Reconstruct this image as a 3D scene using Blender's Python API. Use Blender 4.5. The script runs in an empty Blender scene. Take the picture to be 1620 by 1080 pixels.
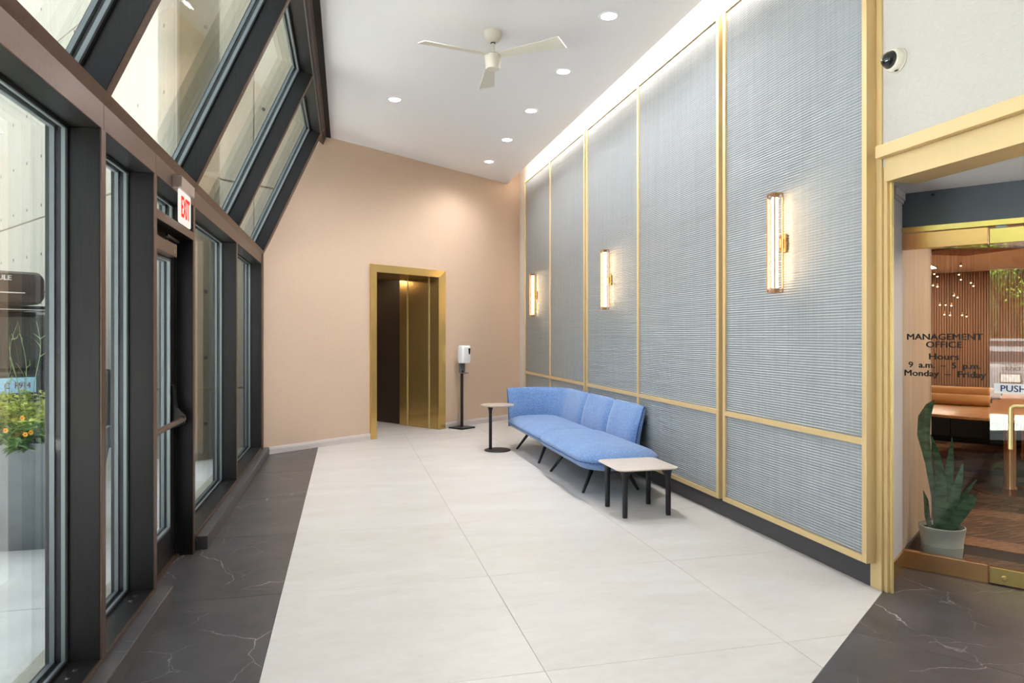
import bpy, bmesh, math, random
from mathutils import Vector, Matrix
from math import sin, cos, pi, radians, sqrt, atan
random.seed(7)
SC = bpy.context.scene
COL = SC.collection

# ------------------------------------------------------------------ camera, sky, sun, exposure
HC = 1.45
YAW = atan((810 - 548) / 1080.0)
cd = bpy.data.cameras.new('camera')
cam = bpy.data.objects.new('camera', cd); COL.objects.link(cam)
cd.sensor_width = 36; cd.lens = 24; cd.shift_y = -10 / 1620.0
cd.clip_start = 0.05; cd.clip_end = 300
cam.location = (0, 0, HC)
cam.rotation_euler = (pi / 2, 0, -YAW)
SC.camera = cam

world = bpy.data.worlds.new('world'); SC.world = world
world.use_nodes = True
bg = world.node_tree.nodes['Background']
bg.inputs[0].default_value = (0.86, 0.92, 1.0, 1)
bg.inputs[1].default_value = 1.75

sd = bpy.data.lights.new('sun', 'SUN'); sun = bpy.data.objects.new('sun', sd); COL.objects.link(sun)
sd.energy = 70; sd.angle = radians(0.6); sd.color = (1, 0.975, 0.94)
sun.rotation_euler = Vector((-0.75, -0.62, -1.75)).to_track_quat('-Z', 'Y').to_euler()

SC.view_settings.view_transform = 'Standard'
SC.view_settings.look = 'None'
SC.view_settings.gamma = 1
SC.view_settings.use_curve_mapping = False
SC.view_settings.exposure = 0.3
CY = SC.cycles
CY.max_bounces = 10; CY.diffuse_bounces = 5; CY.glossy_bounces = 5
CY.transmission_bounces = 8; CY.transparent_max_bounces = 24
CY.caustics_reflective = False; CY.caustics_refractive = False
CY.sample_clamp_indirect = 20.0

LAMP_DOWN, LAMP_COVE, LAMP_SCONCE = 105.0, 120.0, 14.0

# ------------------------------------------------------------------ geometry helpers
UA = atan(0.738)
U = Vector((cos(UA), sin(UA), 0))          # along the end wall
N = Vector((-U.y, U.x, 0))                 # away from the lobby, behind the end wall
V = -N                                     # along the office glass, to the right
P0 = Vector((0.316, 9.69, 0))              # foot of the lift frame on the end wall
G0 = Vector((3.397, 3.591, 0))             # left foot of the office glass
ZC = 4.052
Zv = Vector((0, 0, 1))

def lin(r, g, b):
    f = lambda c: (c / 255 / 12.92) if c / 255 <= 0.04045 else ((c / 255 + 0.055) / 1.055) ** 2.4
    return (f(r), f(g), f(b), 1)

class MB:
    """collects faces, then becomes one mesh object"""
    def __init__(s): s.v = []; s.f = []
    def add(s, vs, fs):
        o = len(s.v); s.v += [tuple(p) for p in vs]; s.f += [tuple(i + o for i in f) for f in fs]; return s
    def box(s, x0, x1, y0, y1, z0, z1):
        return s.obox((x0, y0, z0), (x1 - x0, 0, 0), (0, y1 - y0, 0), (0, 0, z1 - z0))
    def obox(s, o, a, b, c):
        o, a, b, c = map(Vector, (o, a, b, c))
        vs = [o, o + a, o + a + b, o + b, o + c, o + a + c, o + a + b + c, o + b + c]
        fs = [(0, 3, 2, 1), (4, 5, 6, 7), (0, 1, 5, 4), (1, 2, 6, 5), (2, 3, 7, 6), (3, 0, 4, 7)]
        if a.cross(b).dot(c) < 0: fs = [f[::-1] for f in fs]
        return s.add(vs, fs)
    def prism(s, poly, d, cap=True):
        """poly: 3D points (any winding), extruded by vector d"""
        d = Vector(d); poly = [Vector(p) for p in poly]; n = len(poly)
        nn = Vector((0, 0, 0))
        for i in range(n): nn += poly[i].cross(poly[(i + 1) % n])
        if nn.dot(d) < 0: poly = poly[::-1]
        vs = poly + [p + d for p in poly]
        fs = [tuple(range(n))[::-1], tuple(range(n, 2 * n))] if cap else []
        fs += [(i, (i + 1) % n, n + (i + 1) % n, n + i) for i in range(n)]
        return s.add(vs, fs)
    def rings(s, rings, closed=True, cap=True):
        n = len(rings[0]); o = len(s.v)
        for r in rings: s.v += [tuple(p) for p in r]
        for j in range(len(rings) - 1):
            for i in range(n if closed else n - 1):
                a = o + j * n + i; b = o + j * n + (i + 1) % n
                s.f.append((a, b, b + n, a + n))
        if cap and closed:
            s.f.append(tuple(range(o, o + n))[::-1])
            s.f.append(tuple(range(o + (len(rings) - 1) * n, o + len(rings) * n)))
        return s
    def lathe(s, prof, c=(0, 0, 0), seg=24):
        """prof: (radius, z)"""
        R = [[(c[0] + r * cos(2 * pi * i / seg), c[1] + r * sin(2 * pi * i / seg), c[2] + z) for i in range(seg)] for r, z in prof]
        return s.rings(R)
    def tube(s, pts, r, seg=8):
        pts = [Vector(p) for p in pts]; rr = r if isinstance(r, (list, tuple)) else [r] * len(pts)
        R = []; up = None
        for i, p in enumerate(pts):
            t = (pts[min(i + 1, len(pts) - 1)] - pts[max(i - 1, 0)]).normalized()
            if up is None:
                up = Vector((0, 0, 1)) if abs(t.z) < 0.9 else Vector((1, 0, 0))
            a = t.cross(up).normalized(); b = a.cross(t); up = b
            R.append([p + a * (rr[i] * cos(2 * pi * k / seg)) - b * (rr[i] * sin(2 * pi * k / seg)) for k in range(seg)])
        return s.rings(R)
    def mesh(s, name='mesh'):
        m = bpy.data.meshes.new(name); m.from_pydata(s.v, [], s.f); m.validate(); m.update()
        bm = bmesh.new(); bm.from_mesh(m); bmesh.ops.recalc_face_normals(bm, faces=bm.faces); bm.to_mesh(m); bm.free()
        return m
    def build(s, name, mat, parent=None, smooth=False, bevel=0, subd=0):
        o = bpy.data.objects.new(name, s.mesh(name)); COL.objects.link(o)
        if isinstance(mat, str): mat = M[mat]
        o.data.materials.append(mat)
        if smooth: shade(o, smooth)
        if bevel:
            b = o.modifiers.new('bevel', 'BEVEL'); b.width = bevel; b.segments = 2; b.limit_method = 'ANGLE'; b.angle_limit = radians(40)
        if subd:
            b = o.modifiers.new('sub', 'SUBSURF'); b.levels = subd; b.render_levels = subd
        if parent: o.parent = parent
        return o

def shade(o, ang=True):
    m = o.data
    for p in m.polygons: p.use_smooth = True
    if ang is not True:
        bm = bmesh.new(); bm.from_mesh(m); a = radians(ang)
        for e in bm.edges:
            e.smooth = not (len(e.link_faces) == 2 and e.calc_face_angle(0) > a)
        bm.to_mesh(m); bm.free()

def tag(o, label=None, cat=None, group=None, kind=None):
    if label: o['label'] = label
    if cat: o['category'] = cat
    if group: o['group'] = group
    if kind: o['kind'] = kind
    return o
def empty(name, loc=(0, 0, 0), rz=0, **k):
    o = bpy.data.objects.new(name, None); COL.objects.link(o); o.empty_display_size = 0.1
    o.location = loc; o.rotation_euler = (0, 0, rz); tag(o, **k); return o
def copy_tree(o, parent=None):
    c = o.copy(); COL.objects.link(c); c.parent = parent
    for ch in o.children: copy_tree(ch, c)
    return c
def struct(o, label=None):
    o['kind'] = 'structure'
    if label: o['label'] = label
    return o
def text(s, name, size, mat, parent, origin, right, up, sx=1.0, bold=0.0, align='CENTER', depth=0.0012, space=1.0):
    cu = bpy.data.curves.new('t', 'FONT'); cu.body = s; cu.size = size; cu.align_x = align
    cu.extrude = depth / 2; cu.space_character = space; cu.resolution_u = 3
    tmp = bpy.data.objects.new('t', cu); COL.objects.link(tmp)
    dg = bpy.context.evaluated_depsgraph_get(); me = bpy.data.meshes.new_from_object(tmp.evaluated_get(dg))
    bpy.data.objects.remove(tmp)
    o = bpy.data.objects.new(name, me); COL.objects.link(o); me.materials.clear(); me.materials.append(M[mat])
    r = Vector(right).normalized(); u = Vector(up).normalized(); n = r.cross(u)
    mt = Matrix((r * sx, u, n)).transposed().to_4x4(); mt.translation = Vector(origin)
    me.transform(mt)
    if bold:
        vs = [v_.co.copy() for v_ in me.vertices]; fs = [tuple(p_.vertices) for p_ in me.polygons]; mb = MB()
        for k_, (dx, dy) in enumerate(((0, 0), (bold, 0), (-bold, 0), (0, bold * 0.6), (0, -bold * 0.6))):
            mb.add([v_ + r * dx + u * dy + n * (0.00004 * k_) for v_ in vs], fs)
        m2 = bpy.data.meshes.new(name); m2.from_pydata(mb.v, [], mb.f); m2.update(); m2.materials.append(M[mat]); o.data = m2
    if parent: o.parent = parent
    return o

# ------------------------------------------------------------------ materials
M = {}
def mat(name, col=(0.5, 0.5, 0.5, 1), rough=0.5, metal=0.0, **k):
    m = bpy.data.materials.new(name); m.use_nodes = True; nt = m.node_tree
    b = nt.nodes['Principled BSDF']
    b.inputs['Base Color'].default_value = col; b.inputs['Roughness'].default_value = rough; b.inputs['Metallic'].default_value = metal
    for kk, vv in k.items(): b.inputs[kk.replace('_', ' ')].default_value = vv
    M[name] = m; return m, nt, b
def nd(nt, t, **k):
    n = nt.nodes.new('ShaderNode' + t)
    for a, v in k.items():
        if a in n.inputs: n.inputs[a].default_value = v
        else: setattr(n, a, v)
    return n
def pos(nt, scale=(1, 1, 1), rnd=0.0, rot=(0, 0, 0)):
    g = nd(nt, 'NewGeometry'); mp = nd(nt, 'Mapping'); mp.inputs['Scale'].default_value = scale; mp.inputs['Rotation'].default_value = rot
    if rnd:
        oi = nd(nt, 'ObjectInfo'); mu = nd(nt, 'Math', operation='MULTIPLY'); mu.inputs[1].default_value = rnd
        nt.links.new(oi.outputs['Random'], mu.inputs[0])
        ad = nd(nt, 'VectorMath', operation='ADD'); nt.links.new(g.outputs['Position'], ad.inputs[0]); nt.links.new(mu.outputs[0], ad.inputs[1])
        nt.links.new(ad.outputs[0], mp.inputs['Vector'])
    else: nt.links.new(g.outputs['Position'], mp.inputs['Vector'])
    return mp.outputs[0]
def noise(nt, vec, scale, detail=4, rough=0.55, dist=0.0):
    n = nd(nt, 'TexNoise'); n.inputs['Scale'].default_value = scale; n.inputs['Detail'].default_value = detail
    n.inputs['Roughness'].default_value = rough; n.inputs['Distortion'].default_value = dist
    nt.links.new(vec, n.inputs['Vector']); return n.outputs['Fac']
def ramp(nt, fac, stops):
    r = nd(nt, 'ValToRGB'); cr = r.color_ramp
    while len(cr.elements) < len(stops): cr.elements.new(0.5)
    for e, (p, c) in zip(cr.elements, stops): e.position = p; e.color = c
    nt.links.new(fac, r.inputs[0]); return r.outputs[0]
def mixc(nt, fac, a, b, mode='MIX'):
    m = nd(nt, 'Mix', data_type='RGBA', blend_type=mode)
    for s, v in ((m.inputs[0], fac), (m.inputs[6], a), (m.inputs[7], b)):
        if isinstance(v, (int, float, tuple)): s.default_value = v
        else: nt.links.new(v, s)
    return m.outputs[2]
def bump(nt, b, h, strength=0.2, dist=0.002):
    n = nd(nt, 'Bump'); n.inputs['Strength'].default_value = strength; n.inputs['Distance'].default_value = dist
    nt.links.new(h, n.inputs['Height']); nt.links.new(n.outputs[0], b.inputs['Normal'])
def two(name, c1, c2, scale, rough=0.5, metal=0.0, vs=(1, 1, 1), lo=0.35, hi=0.65, bmp=0, rnd=0.0, detail=4, bd=0.002, rot=(0, 0, 0)):
    m, nt, b = mat(name, c1, rough, metal)
    f = noise(nt, pos(nt, vs, rnd, rot), scale, detail)
    nt.links.new(ramp(nt, f, [(lo, c1), (hi, c2)]), b.inputs['Base Color'])
    if bmp: bump(nt, b, f, bmp, bd)
    return m, nt, b

# floor tiles
m, nt, b = mat('white_tile', rough=0.32)
v = pos(nt, (1, 2.2, 1), 30)
f1 = noise(nt, v, 1.1, 6, 0.6, 0.8); f2 = noise(nt, v, 9, 5, 0.6)
c = ramp(nt, f1, [(0.3, lin(203, 198, 193)), (0.7, lin(218, 215, 213))])
c = mixc(nt, 0.25, c, ramp(nt, f2, [(0.3, lin(194, 186, 178)), (0.62, lin(221, 218, 216))]))
nt.links.new(c, b.inputs['Base Color'])
nt.links.new(ramp(nt, f2, [(0.3, (0.28,) * 3 + (1,)), (0.7, (0.4,) * 3 + (1,))]), b.inputs['Roughness'])

m, nt, b = mat('dark_tile', rough=0.34)
v = pos(nt, (1, 1, 1), 17)
nz = nd(nt, 'TexNoise'); nz.inputs['Scale'].default_value = 1.6; nz.inputs['Detail'].default_value = 6
nt.links.new(v, nz.inputs['Vector'])
sc = nd(nt, 'VectorMath', operation='SCALE'); sc.inputs['Scale'].default_value = 0.55; nt.links.new(nz.outputs['Color'], sc.inputs[0])
ad = nd(nt, 'VectorMath', operation='ADD'); nt.links.new(v, ad.inputs[0]); nt.links.new(sc.outputs[0], ad.inputs[1])
vo = nd(nt, 'TexVoronoi', feature='DISTANCE_TO_EDGE'); vo.inputs['Scale'].default_value = 1.15; nt.links.new(ad.outputs[0], vo.inputs['Vector'])
vein = ramp(nt, vo.outputs['Distance'], [(0.0, (0.9, 0.9, 0.9, 1)), (0.0042, (0, 0, 0, 1))])
vo2 = nd(nt, 'TexVoronoi', feature='DISTANCE_TO_EDGE'); vo2.inputs['Scale'].default_value = 2.7; nt.links.new(ad.outputs[0], vo2.inputs['Vector'])
vein2 = ramp(nt, vo2.outputs['Distance'], [(0.0, (0.4, 0.4, 0.4, 1)), (0.005, (0, 0, 0, 1))])
msk = ramp(nt, noise(nt, v, 1.3, 3), [(0.46, (0, 0, 0, 1)), (0.62, (1, 1, 1, 1))])
msk2 = ramp(nt, noise(nt, v, 2.1, 3), [(0.5, (0, 0, 0, 1)), (0.62, (1, 1, 1, 1))])
base = ramp(nt, noise(nt, v, 3.5, 7, 0.65), [(0.3, lin(60, 58, 61)), (0.7, lin(84, 81, 84))])
w1 = mixc(nt, 1.0, vein, msk, 'MULTIPLY'); w2 = mixc(nt, 1.0, vein2, msk2, 'MULTIPLY')
ww = mixc(nt, 1.0, w1, w2, 'ADD')
nt.links.new(mixc(nt, ww, base, lin(206, 200, 198)), b.inputs['Base Color'])

mat('grout', lin(150, 144, 138), 0.8)
# walls
def cloth(name, c1, c2, bs=0.35):
    m, nt, b = mat(name, c1, 0.85)
    v = pos(nt, (1, 1, 14)); f = noise(nt, v, 26, 4)
    v2 = pos(nt, (9, 9, 1)); f2 = noise(nt, v2, 40, 3)
    c = ramp(nt, f, [(0.3, c1), (0.7, c2)])
    c = mixc(nt, 0.3, c, ramp(nt, f2, [(0.35, c1), (0.65, c2)]))
    nt.links.new(c, b.inputs['Base Color'])
    ad = nd(nt, 'Math', operation='ADD'); nt.links.new(f, ad.inputs[0]); nt.links.new(f2, ad.inputs[1])
    bump(nt, b, ad.outputs[0], bs, 0.002)
cloth('wallpaper', lin(207, 181, 157), lin(220, 196, 173))
cloth('white_wallpaper', lin(188, 184, 178), lin(202, 199, 194), 0.6)
mat('ceiling_paint', lin(247, 245, 246), 0.9)
mat('wall_paint', lin(226, 223, 220), 0.8)
mat('baseboard_paint', lin(206, 198, 194), 0.4)
mat('kick', lin(66, 64, 68), 0.45)
# metals
def brushed(name, c1, c2, rough, metal, vs=(60, 60, 1), sc=6, lo=0.3, hi=0.7):
    m, nt, b = mat(name, c1, rough, metal)
    f = noise(nt, pos(nt, vs), sc, 3)
    nt.links.new(ramp(nt, f, [(lo, c1), (hi, c2)]), b.inputs['Base Color'])
    nt.links.new(ramp(nt, f, [(0.3, (rough - 0.012,) * 3 + (1,)), (0.7, (rough + 0.02,) * 3 + (1,))]), b.inputs['Roughness'])
brushed('gold', lin(220, 193, 142), lin(224, 198, 149), 0.42, 0.42)
brushed('brass', lin(228, 190, 118), lin(231, 194, 122), 0.25, 0.78, (160, 160, 1), 5)
brushed('bright_brass', lin(240, 212, 142), lin(246, 220, 156), 0.25, 0.4)
brushed('polished_brass', lin(206, 174, 112), lin(212, 181, 120), 0.2, 0.85, (1, 1, 60))
brushed('copper_warm_brass', lin(212, 160, 112), lin(218, 168, 120), 0.22, 0.9, (1, 1, 60))  # real copper trim, and brass rails with a warm reflection painted in
brushed('dark_bronze', lin(27, 25, 26), lin(36, 34, 35), 0.34, 0.35, (30, 30, 1))
brushed('bronze_lit_face', lin(92, 70, 58), lin(104, 82, 68), 0.4, 0.6, (8, 8, 8))  # same bronze, with the room's warm reflection put into the colour
two('rust_beam', lin(44, 30, 24), lin(74, 50, 36), 9, 0.6, 0.3, (4, 1, 1))
mat('black_gap', lin(20, 18, 18), 0.7)
mat('bead', lin(132, 140, 144), 0.4, 0.5)
mat('satin_nickel', lin(188, 176, 168), 0.35, 0.6)
mat('gasket', lin(26, 26, 28), 0.6)
mat('black_metal', lin(44, 44, 48), 0.42, 0.5)
mat('black_plastic', lin(24, 24, 26), 0.45)
mat('steel', lin(190, 190, 190), 0.25, 1.0)
# silver ribbed metal cloth
m, nt, b = mat('silver_ribs', lin(176, 182, 184), 0.58, 0.55)
wv = nd(nt, 'TexWave', wave_type='BANDS', bands_direction='Y'); wv.inputs['Scale'].default_value = 42; wv.inputs['Distortion'].default_value = 0.0
nt.links.new(pos(nt), wv.inputs['Vector'])
f = noise(nt, pos(nt, (1, 26, 0.4)), 3, 3)
nt.links.new(ramp(nt, f, [(0.3, lin(158, 164, 168)), (0.7, lin(170, 176, 180))]), b.inputs['Base Color'])
bump(nt, b, wv.outputs['Fac'], 0.03, 0.0005)
# white things
mat('white_plastic', lin(238, 240, 243), 0.35)
mat('cream_plastic', lin(232, 226, 212), 0.45)
mat('fan_white', lin(228, 222, 208), 0.4)
mat('grey_plastic', lin(112, 116, 122), 0.45)
mat('dark_window', lin(28, 36, 34), 0.15)
mat('dome_glass', lin(18, 20, 26), 0.05, 0.0, Coat_Weight=0.6)
# glass: clear pane with a weak mirror
def glass(name, tint, refl, rough=0.0):
    m = bpy.data.materials.new(name); m.use_nodes = True; nt = m.node_tree
    nt.nodes.remove(nt.nodes['Principled BSDF']); out = nt.nodes['Material Output']
    t = nd(nt, 'BsdfTransparent'); t.inputs[0].default_value = tint
    g = nd(nt, 'BsdfGlossy'); g.inputs['Roughness'].default_value = rough; g.inputs[0].default_value = (1, 1, 1, 1)
    lw = nd(nt, 'LayerWeight'); lw.inputs['Blend'].default_value = 0.32
    mr = nd(nt, 'MapRange'); mr.inputs['To Min'].default_value = refl; mr.inputs['To Max'].default_value = 0.42
    nt.links.new(lw.outputs['Fresnel'], mr.inputs['Value'])
    pw = nd(nt, 'Math', operation='MULTIPLY'); pw.inputs[1].default_value = 1.0; nt.links.new(mr.outputs[0], pw.inputs[0])
    mx = nd(nt, 'MixShader'); nt.links.new(pw.outputs[0], mx.inputs[0]); nt.links.new(t.outputs[0], mx.inputs[1]); nt.links.new(g.outputs[0], mx.inputs[2])
    nt.links.new(mx.outputs[0], out.inputs[0]); M[name] = m
glass('window_glass', (0.955, 0.985, 0.97, 1), 0.0)
glass('office_glass', (0.97, 0.97, 0.96, 1), 0.016)
glass('acrylic', (0.97, 0.98, 0.97, 1), 0.02)
def emit(name, col, s):
    m = bpy.data.materials.new(name); m.use_nodes = True; nt = m.node_tree
    nt.nodes.remove(nt.nodes['Principled BSDF'])
    e = nd(nt, 'Emission'); e.inputs[0].default_value = col; e.inputs[1].default_value = s
    nt.links.new(e.outputs[0], nt.nodes['Material Output'].inputs[0]); M[name] = m
emit('lamp_down', (1, 0.975, 0.95, 1), 30)
emit('lamp_cove', (1, 0.89, 0.76, 1), LAMP_COVE)
emit('lamp_sconce', (1, 0.68, 0.38, 1), LAMP_SCONCE)
emit('lamp_pin', (1, 0.76, 0.48, 1), 7)
emit('lamp_office_fill', (1, 0.80, 0.60, 1), 45)  # glow of the panels added to light the office
emit('lamp_cab_fill', (1, 0.72, 0.46, 1), 60)
emit('exit_face', (1, 0.93, 0.84, 1), 0.8)
emit('exit_red', (1, 0.05, 0.03, 1), 1.0)
# sofa
m, nt, b = mat('blue_wool', rough=0.95)
f = noise(nt, pos(nt), 110, 3, 0.75); f2 = noise(nt, pos(nt), 5, 3)
c = ramp(nt, f, [(0.32, lin(60, 92, 144)), (0.5, lin(98, 132, 182)), (0.70, lin(150, 176, 210))])
c = mixc(nt, 0.22, c, ramp(nt, f2, [(0.35, lin(78, 114, 168)), (0.65, lin(114, 146, 190))]))
nt.links.new(c, b.inputs['Base Color']); bump(nt, b, f, 0.35, 0.003)
try: b.inputs['Sheen Weight'].default_value = 0.25
except Exception: pass
mat('navy_piping', lin(36, 62, 112), 0.8)
two('pale_oak', lin(200, 188, 178), lin(214, 204, 196), 8, 0.4, 0, (1, 14, 14), 0.3, 0.7)
two('grey_oak', lin(166, 150, 140), lin(182, 168, 158), 8, 0.4, 0, (1, 14, 14), 0.3, 0.7)
# outdoors
m, nt, b = mat('concrete', rough=0.85)
f = noise(nt, pos(nt, (2.5, 2.5, 0.35)), 3, 6); f2 = noise(nt, pos(nt, (22, 22, 0.25)), 2.5, 3)
c = ramp(nt, f, [(0.3, lin(188, 182, 165)), (0.7, lin(203, 198, 185))])
c = mixc(nt, 0.3, c, ramp(nt, f2, [(0.3, lin(180, 173, 157)), (0.6, lin(206, 202, 190))]))
nt.links.new(c, b.inputs['Base Color']); bump(nt, b, f2, 0.15, 0.004)
mat('concrete_joint', lin(150, 138, 112), 0.9)
mat('tie_hole', lin(96, 88, 76), 0.9)
two('pavement', lin(218, 218, 216), lin(236, 236, 234), 3, 0.85, 0, (1, 1, 1), 0.3, 0.7, 0.1)
mat('pavement_joint', lin(96, 96, 94), 0.9)
two('asphalt', lin(92, 92, 94), lin(112, 112, 112), 14, 0.9)
two('planter_grey', lin(98, 104, 110), lin(108, 114, 120), 6, 0.55)
two('soil', lin(48, 36, 28), lin(70, 54, 42), 30, 0.95)
two('fern_leaf', lin(186, 200, 84), lin(226, 232, 140), 9, 0.6, rnd=9)
two('deep_leaf', lin(76, 124, 56), lin(128, 166, 92), 9, 0.5, rnd=9)
two('twig', lin(120, 140, 90), lin(150, 166, 116), 12, 0.7)
mat('petal', lin(246, 172, 24), 0.6)
mat('flower_heart', lin(176, 84, 14), 0.7)
mat('suv_paint', lin(34, 36, 40), 0.22, 0.3, Coat_Weight=0.7)
mat('suv_glass', lin(22, 26, 30), 0.06)
mat('sedan_paint', lin(150, 153, 158), 0.25, 0.1, Coat_Weight=0.7)
mat('sedan_glass', lin(46, 56, 62), 0.06)
mat('tyre', lin(26, 26, 27), 0.85)
mat('red_lens', lin(170, 26, 20), 0.2)
mat('box_plastic', lin(58, 46, 40), 0.5)
mat('plate_blue', lin(150, 196, 224), 0.5)
mat('plate_ink', lin(112, 30, 40), 0.5)
mat('pale_print', lin(210, 208, 204), 0.6)
two('bark', lin(92, 82, 68), lin(136, 122, 100), 6, 0.9, 0, (6, 6, 1), bmp=0.6, bd=0.02)
two('tree_leaf', lin(116, 158, 48), lin(176, 204, 92), 5, 0.6, rnd=5)
two('dark_tree_leaf', lin(50, 84, 34), lin(88, 124, 54), 5, 0.6, rnd=5)
mat('iron', lin(40, 34, 32), 0.6, 0.4)
# office
two('slat_wood', lin(150, 114, 90), lin(176, 140, 114), 4, 0.55, 0, (14, 14, 0.6), 0.3, 0.7)
two('pale_wood_panel', lin(196, 178, 158), lin(210, 194, 176), 3, 0.55, 0, (9, 9, 0.6), 0.3, 0.7)
two('table_wood', lin(172, 122, 76), lin(200, 150, 100), 4, 0.35, 0, (1, 9, 9), 0.3, 0.7, rot=(0, 0, -UA))
mat('blue_grey_panel', lin(78, 86, 96), 0.4)
mat('kraft', lin(206, 160, 104), 0.7)
m, nt, b = mat('carpet', rough=0.95)
f = noise(nt, pos(nt, (1.5, 26, 1), 9, (0, 0, -UA + pi / 2)), 4, 5, 0.7); f2 = noise(nt, pos(nt), 160, 2)
oi = nd(nt, 'ObjectInfo')
ad = nd(nt, 'Math', operation='MULTIPLY_ADD'); nt.links.new(oi.outputs['Random'], ad.inputs[0]); ad.inputs[1].default_value = 0.34; nt.links.new(f, ad.inputs[2])
c = ramp(nt, ad.outputs[0], [(0.5, lin(44, 34, 30)), (0.62, lin(96, 70, 54)), (0.72, lin(176, 134, 100)), (0.86, lin(70, 52, 42))])
c = mixc(nt, 0.3, c, ramp(nt, f2, [(0.3, lin(60, 46, 38)), (0.7, lin(160, 124, 96))]))
nt.links.new(c, b.inputs['Base Color']); bump(nt, b, f2, 0.5, 0.004)
mat('carpet_base', lin(52, 40, 34), 0.95)
mat('dark_skirting', lin(58, 48, 42), 0.5)
mat('pot', lin(206, 216, 212), 0.5)
two('snake_leaf', lin(40, 78, 50), lin(86, 126, 92), 3, 0.4, 0, (4, 4, 10))
mat('black_ink', lin(14, 14, 16), 0.6)
mat('sign_white', lin(240, 240, 240), 0.5)
mat('navy_ink', lin(28, 40, 96), 0.6)
mat('chair_black', lin(26, 26, 28), 0.6)
mat('cab_panel', lin(74, 62, 54), 0.45, 0.2)

# ------------------------------------------------------------------ the setting: floor
def clip(poly, p, n):
    """keep the side of the line through p where (q-p).n >= 0"""
    out = []
    for i in range(len(poly)):
        a, b = poly[i], poly[(i + 1) % len(poly)]
        da = (a[0] - p[0]) * n[0] + (a[1] - p[1]) * n[1]; db = (b[0] - p[0]) * n[0] + (b[1] - p[1]) * n[1]
        if da >= 0: out.append(a)
        if (da >= 0) != (db >= 0):
            t = da / (da - db); out.append((a[0] + t * (b[0] - a[0]), a[1] + t * (b[1] - a[1])))
    return out
def area(p):
    return abs(sum(p[i][0] * p[(i + 1) % len(p)][1] - p[(i + 1) % len(p)][0] * p[i][1] for i in range(len(p)))) / 2

floor = MB().box(-1.35, 6.2, -3.2, 12.6, -0.12, -0.006).build('floor', 'grout'); struct(floor, 'large format stone floor of the lobby')
def tile(poly, matn, name):
    """a thin slab with a small chamfer"""
    cx = sum(p[0] for p in poly) / len(poly); cy = sum(p[1] for p in poly) / len(poly)
    def inset(d):
        out = []
        for x, y in poly:
            l = sqrt((x - cx) ** 2 + (y - cy) ** 2) or 1
            out.append((x - (x - cx) / l * d - cx, y - (y - cy) / l * d - cy))
        return out
    a, b_ = inset(0.0016), inset(0.0032)
    mb = MB().rings([[(x, y, -0.008) for x, y in a], [(x, y, -0.0012) for x, y in a], [(x, y, 0) for x, y in b_]])
    o = mb.build(name, matn, floor); o.location = (cx, cy, 0); return o
D0 = Vector((2.925, 3.24, 0))
XE = -0.355                                            # edge between the dark strip and the pale tiles
xs = [XE, 0.833, 2.02, 3.2]; ys = [2.83 + 1.2 * i for i in range(-5, 9)]
for i in range(3):
    for j in range(len(ys) - 1):
        q = [(xs[i], ys[j]), (xs[i + 1], ys[j]), (xs[i + 1], ys[j + 1]), (xs[i], ys[j + 1])]
        q = clip(q, D0, N); q = clip(q, P0 + N * 0.12, -N); q = clip(q, (2.95, 0), (-1, 0))
        if len(q) > 2 and area(q) > 0.002: tile(q, 'white_tile', 'floor_tile')
for j in range(4, len(ys) - 1):                          # dark strip along the glazing
    q = [(-0.99, ys[j]), (XE, ys[j]), (XE, ys[j + 1]), (-0.99, ys[j + 1])]
    q = clip(q, P0, -N)
    if len(q) > 2 and area(q) > 0.002: tile(q, 'dark_tile', 'floor_tile')
tile([(-1.1, 4.03), (-0.99, 4.03), (-0.99, 4.9), (-1.1, 4.9)], 'dark_tile', 'floor_tile')
for i in range(-4, 3):                                   # dark field in front of the office
    for j in range(0, 5):
        o_ = D0 + U * (0.55 + 1.2 * i) - N * (1.2 * j)
        q = [o_, o_ + U * 1.2, o_ + U * 1.2 - N * 1.2, o_ - N * 1.2]
        q = [(p.x, p.y) for p in q]
        q = clip(q, G0 + U * 0.03, -U); q = clip(q, (XE, 0), (1, 0)); q = clip(q, (0, -3), (0, 1))
        if len(q) > 2 and area(q) > 0.01: tile(q, 'dark_tile', 'floor_tile')
# passage floor inside the lift
q = [P0 + U * 0.05 + N * 0.125, P0 + U * 1.36 + N * 0.125, P0 + U * 1.36 + N * 2.4, P0 + U * -0.3 + N * 2.4]
tile([(p.x, p.y) for p in q], 'white_tile', 'floor_tile')

# ------------------------------------------------------------------ the setting: ceiling and walls
ce = MB()
cpoly = [(-0.2, -3.2), (2.69, -3.2)]
def endY(x, off=0.0):
    p = P0 + N * off; return p.y + (x - p.x) * U.y / U.x
cpoly += [(2.69, endY(2.69)), (-0.2, endY(-0.2))]
ce.prism([(x, y, ZC) for x, y in cpoly], (0, 0, 0.05))
ceiling = ce.build('ceiling', 'ceiling_paint'); struct(ceiling, 'flat white lobby ceiling')
struct(MB().prism([(2.4, -3.2, 4.50), (2.99, -3.2, 4.50), (2.99, 12, 4.50), (2.4, 12, 4.50)], (0, 0, 0.05)).build('trim_1', 'ceiling_paint'), 'white top of the light cove above the metal panels')
struct(MB().box(2.38, 2.42, -3.2, 12, 4.09, 4.52).build('trim_2', 'ceiling_paint'), 'white back of the light cove above the ceiling edge')
# unseen roof block; keeps daylight to the glazing, raised to shade the forecourt
struct(MB().prism([(-0.28, -3.6, 4.62), (10.5, -3.6, 4.62), (10.5, 13.5, 4.62), (-0.28, 13.5, 4.62)], (0, 0, 3.4)).build('roof', 'concrete'), 'unseen block above the lobby, raised to shade the forecourt')

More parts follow.
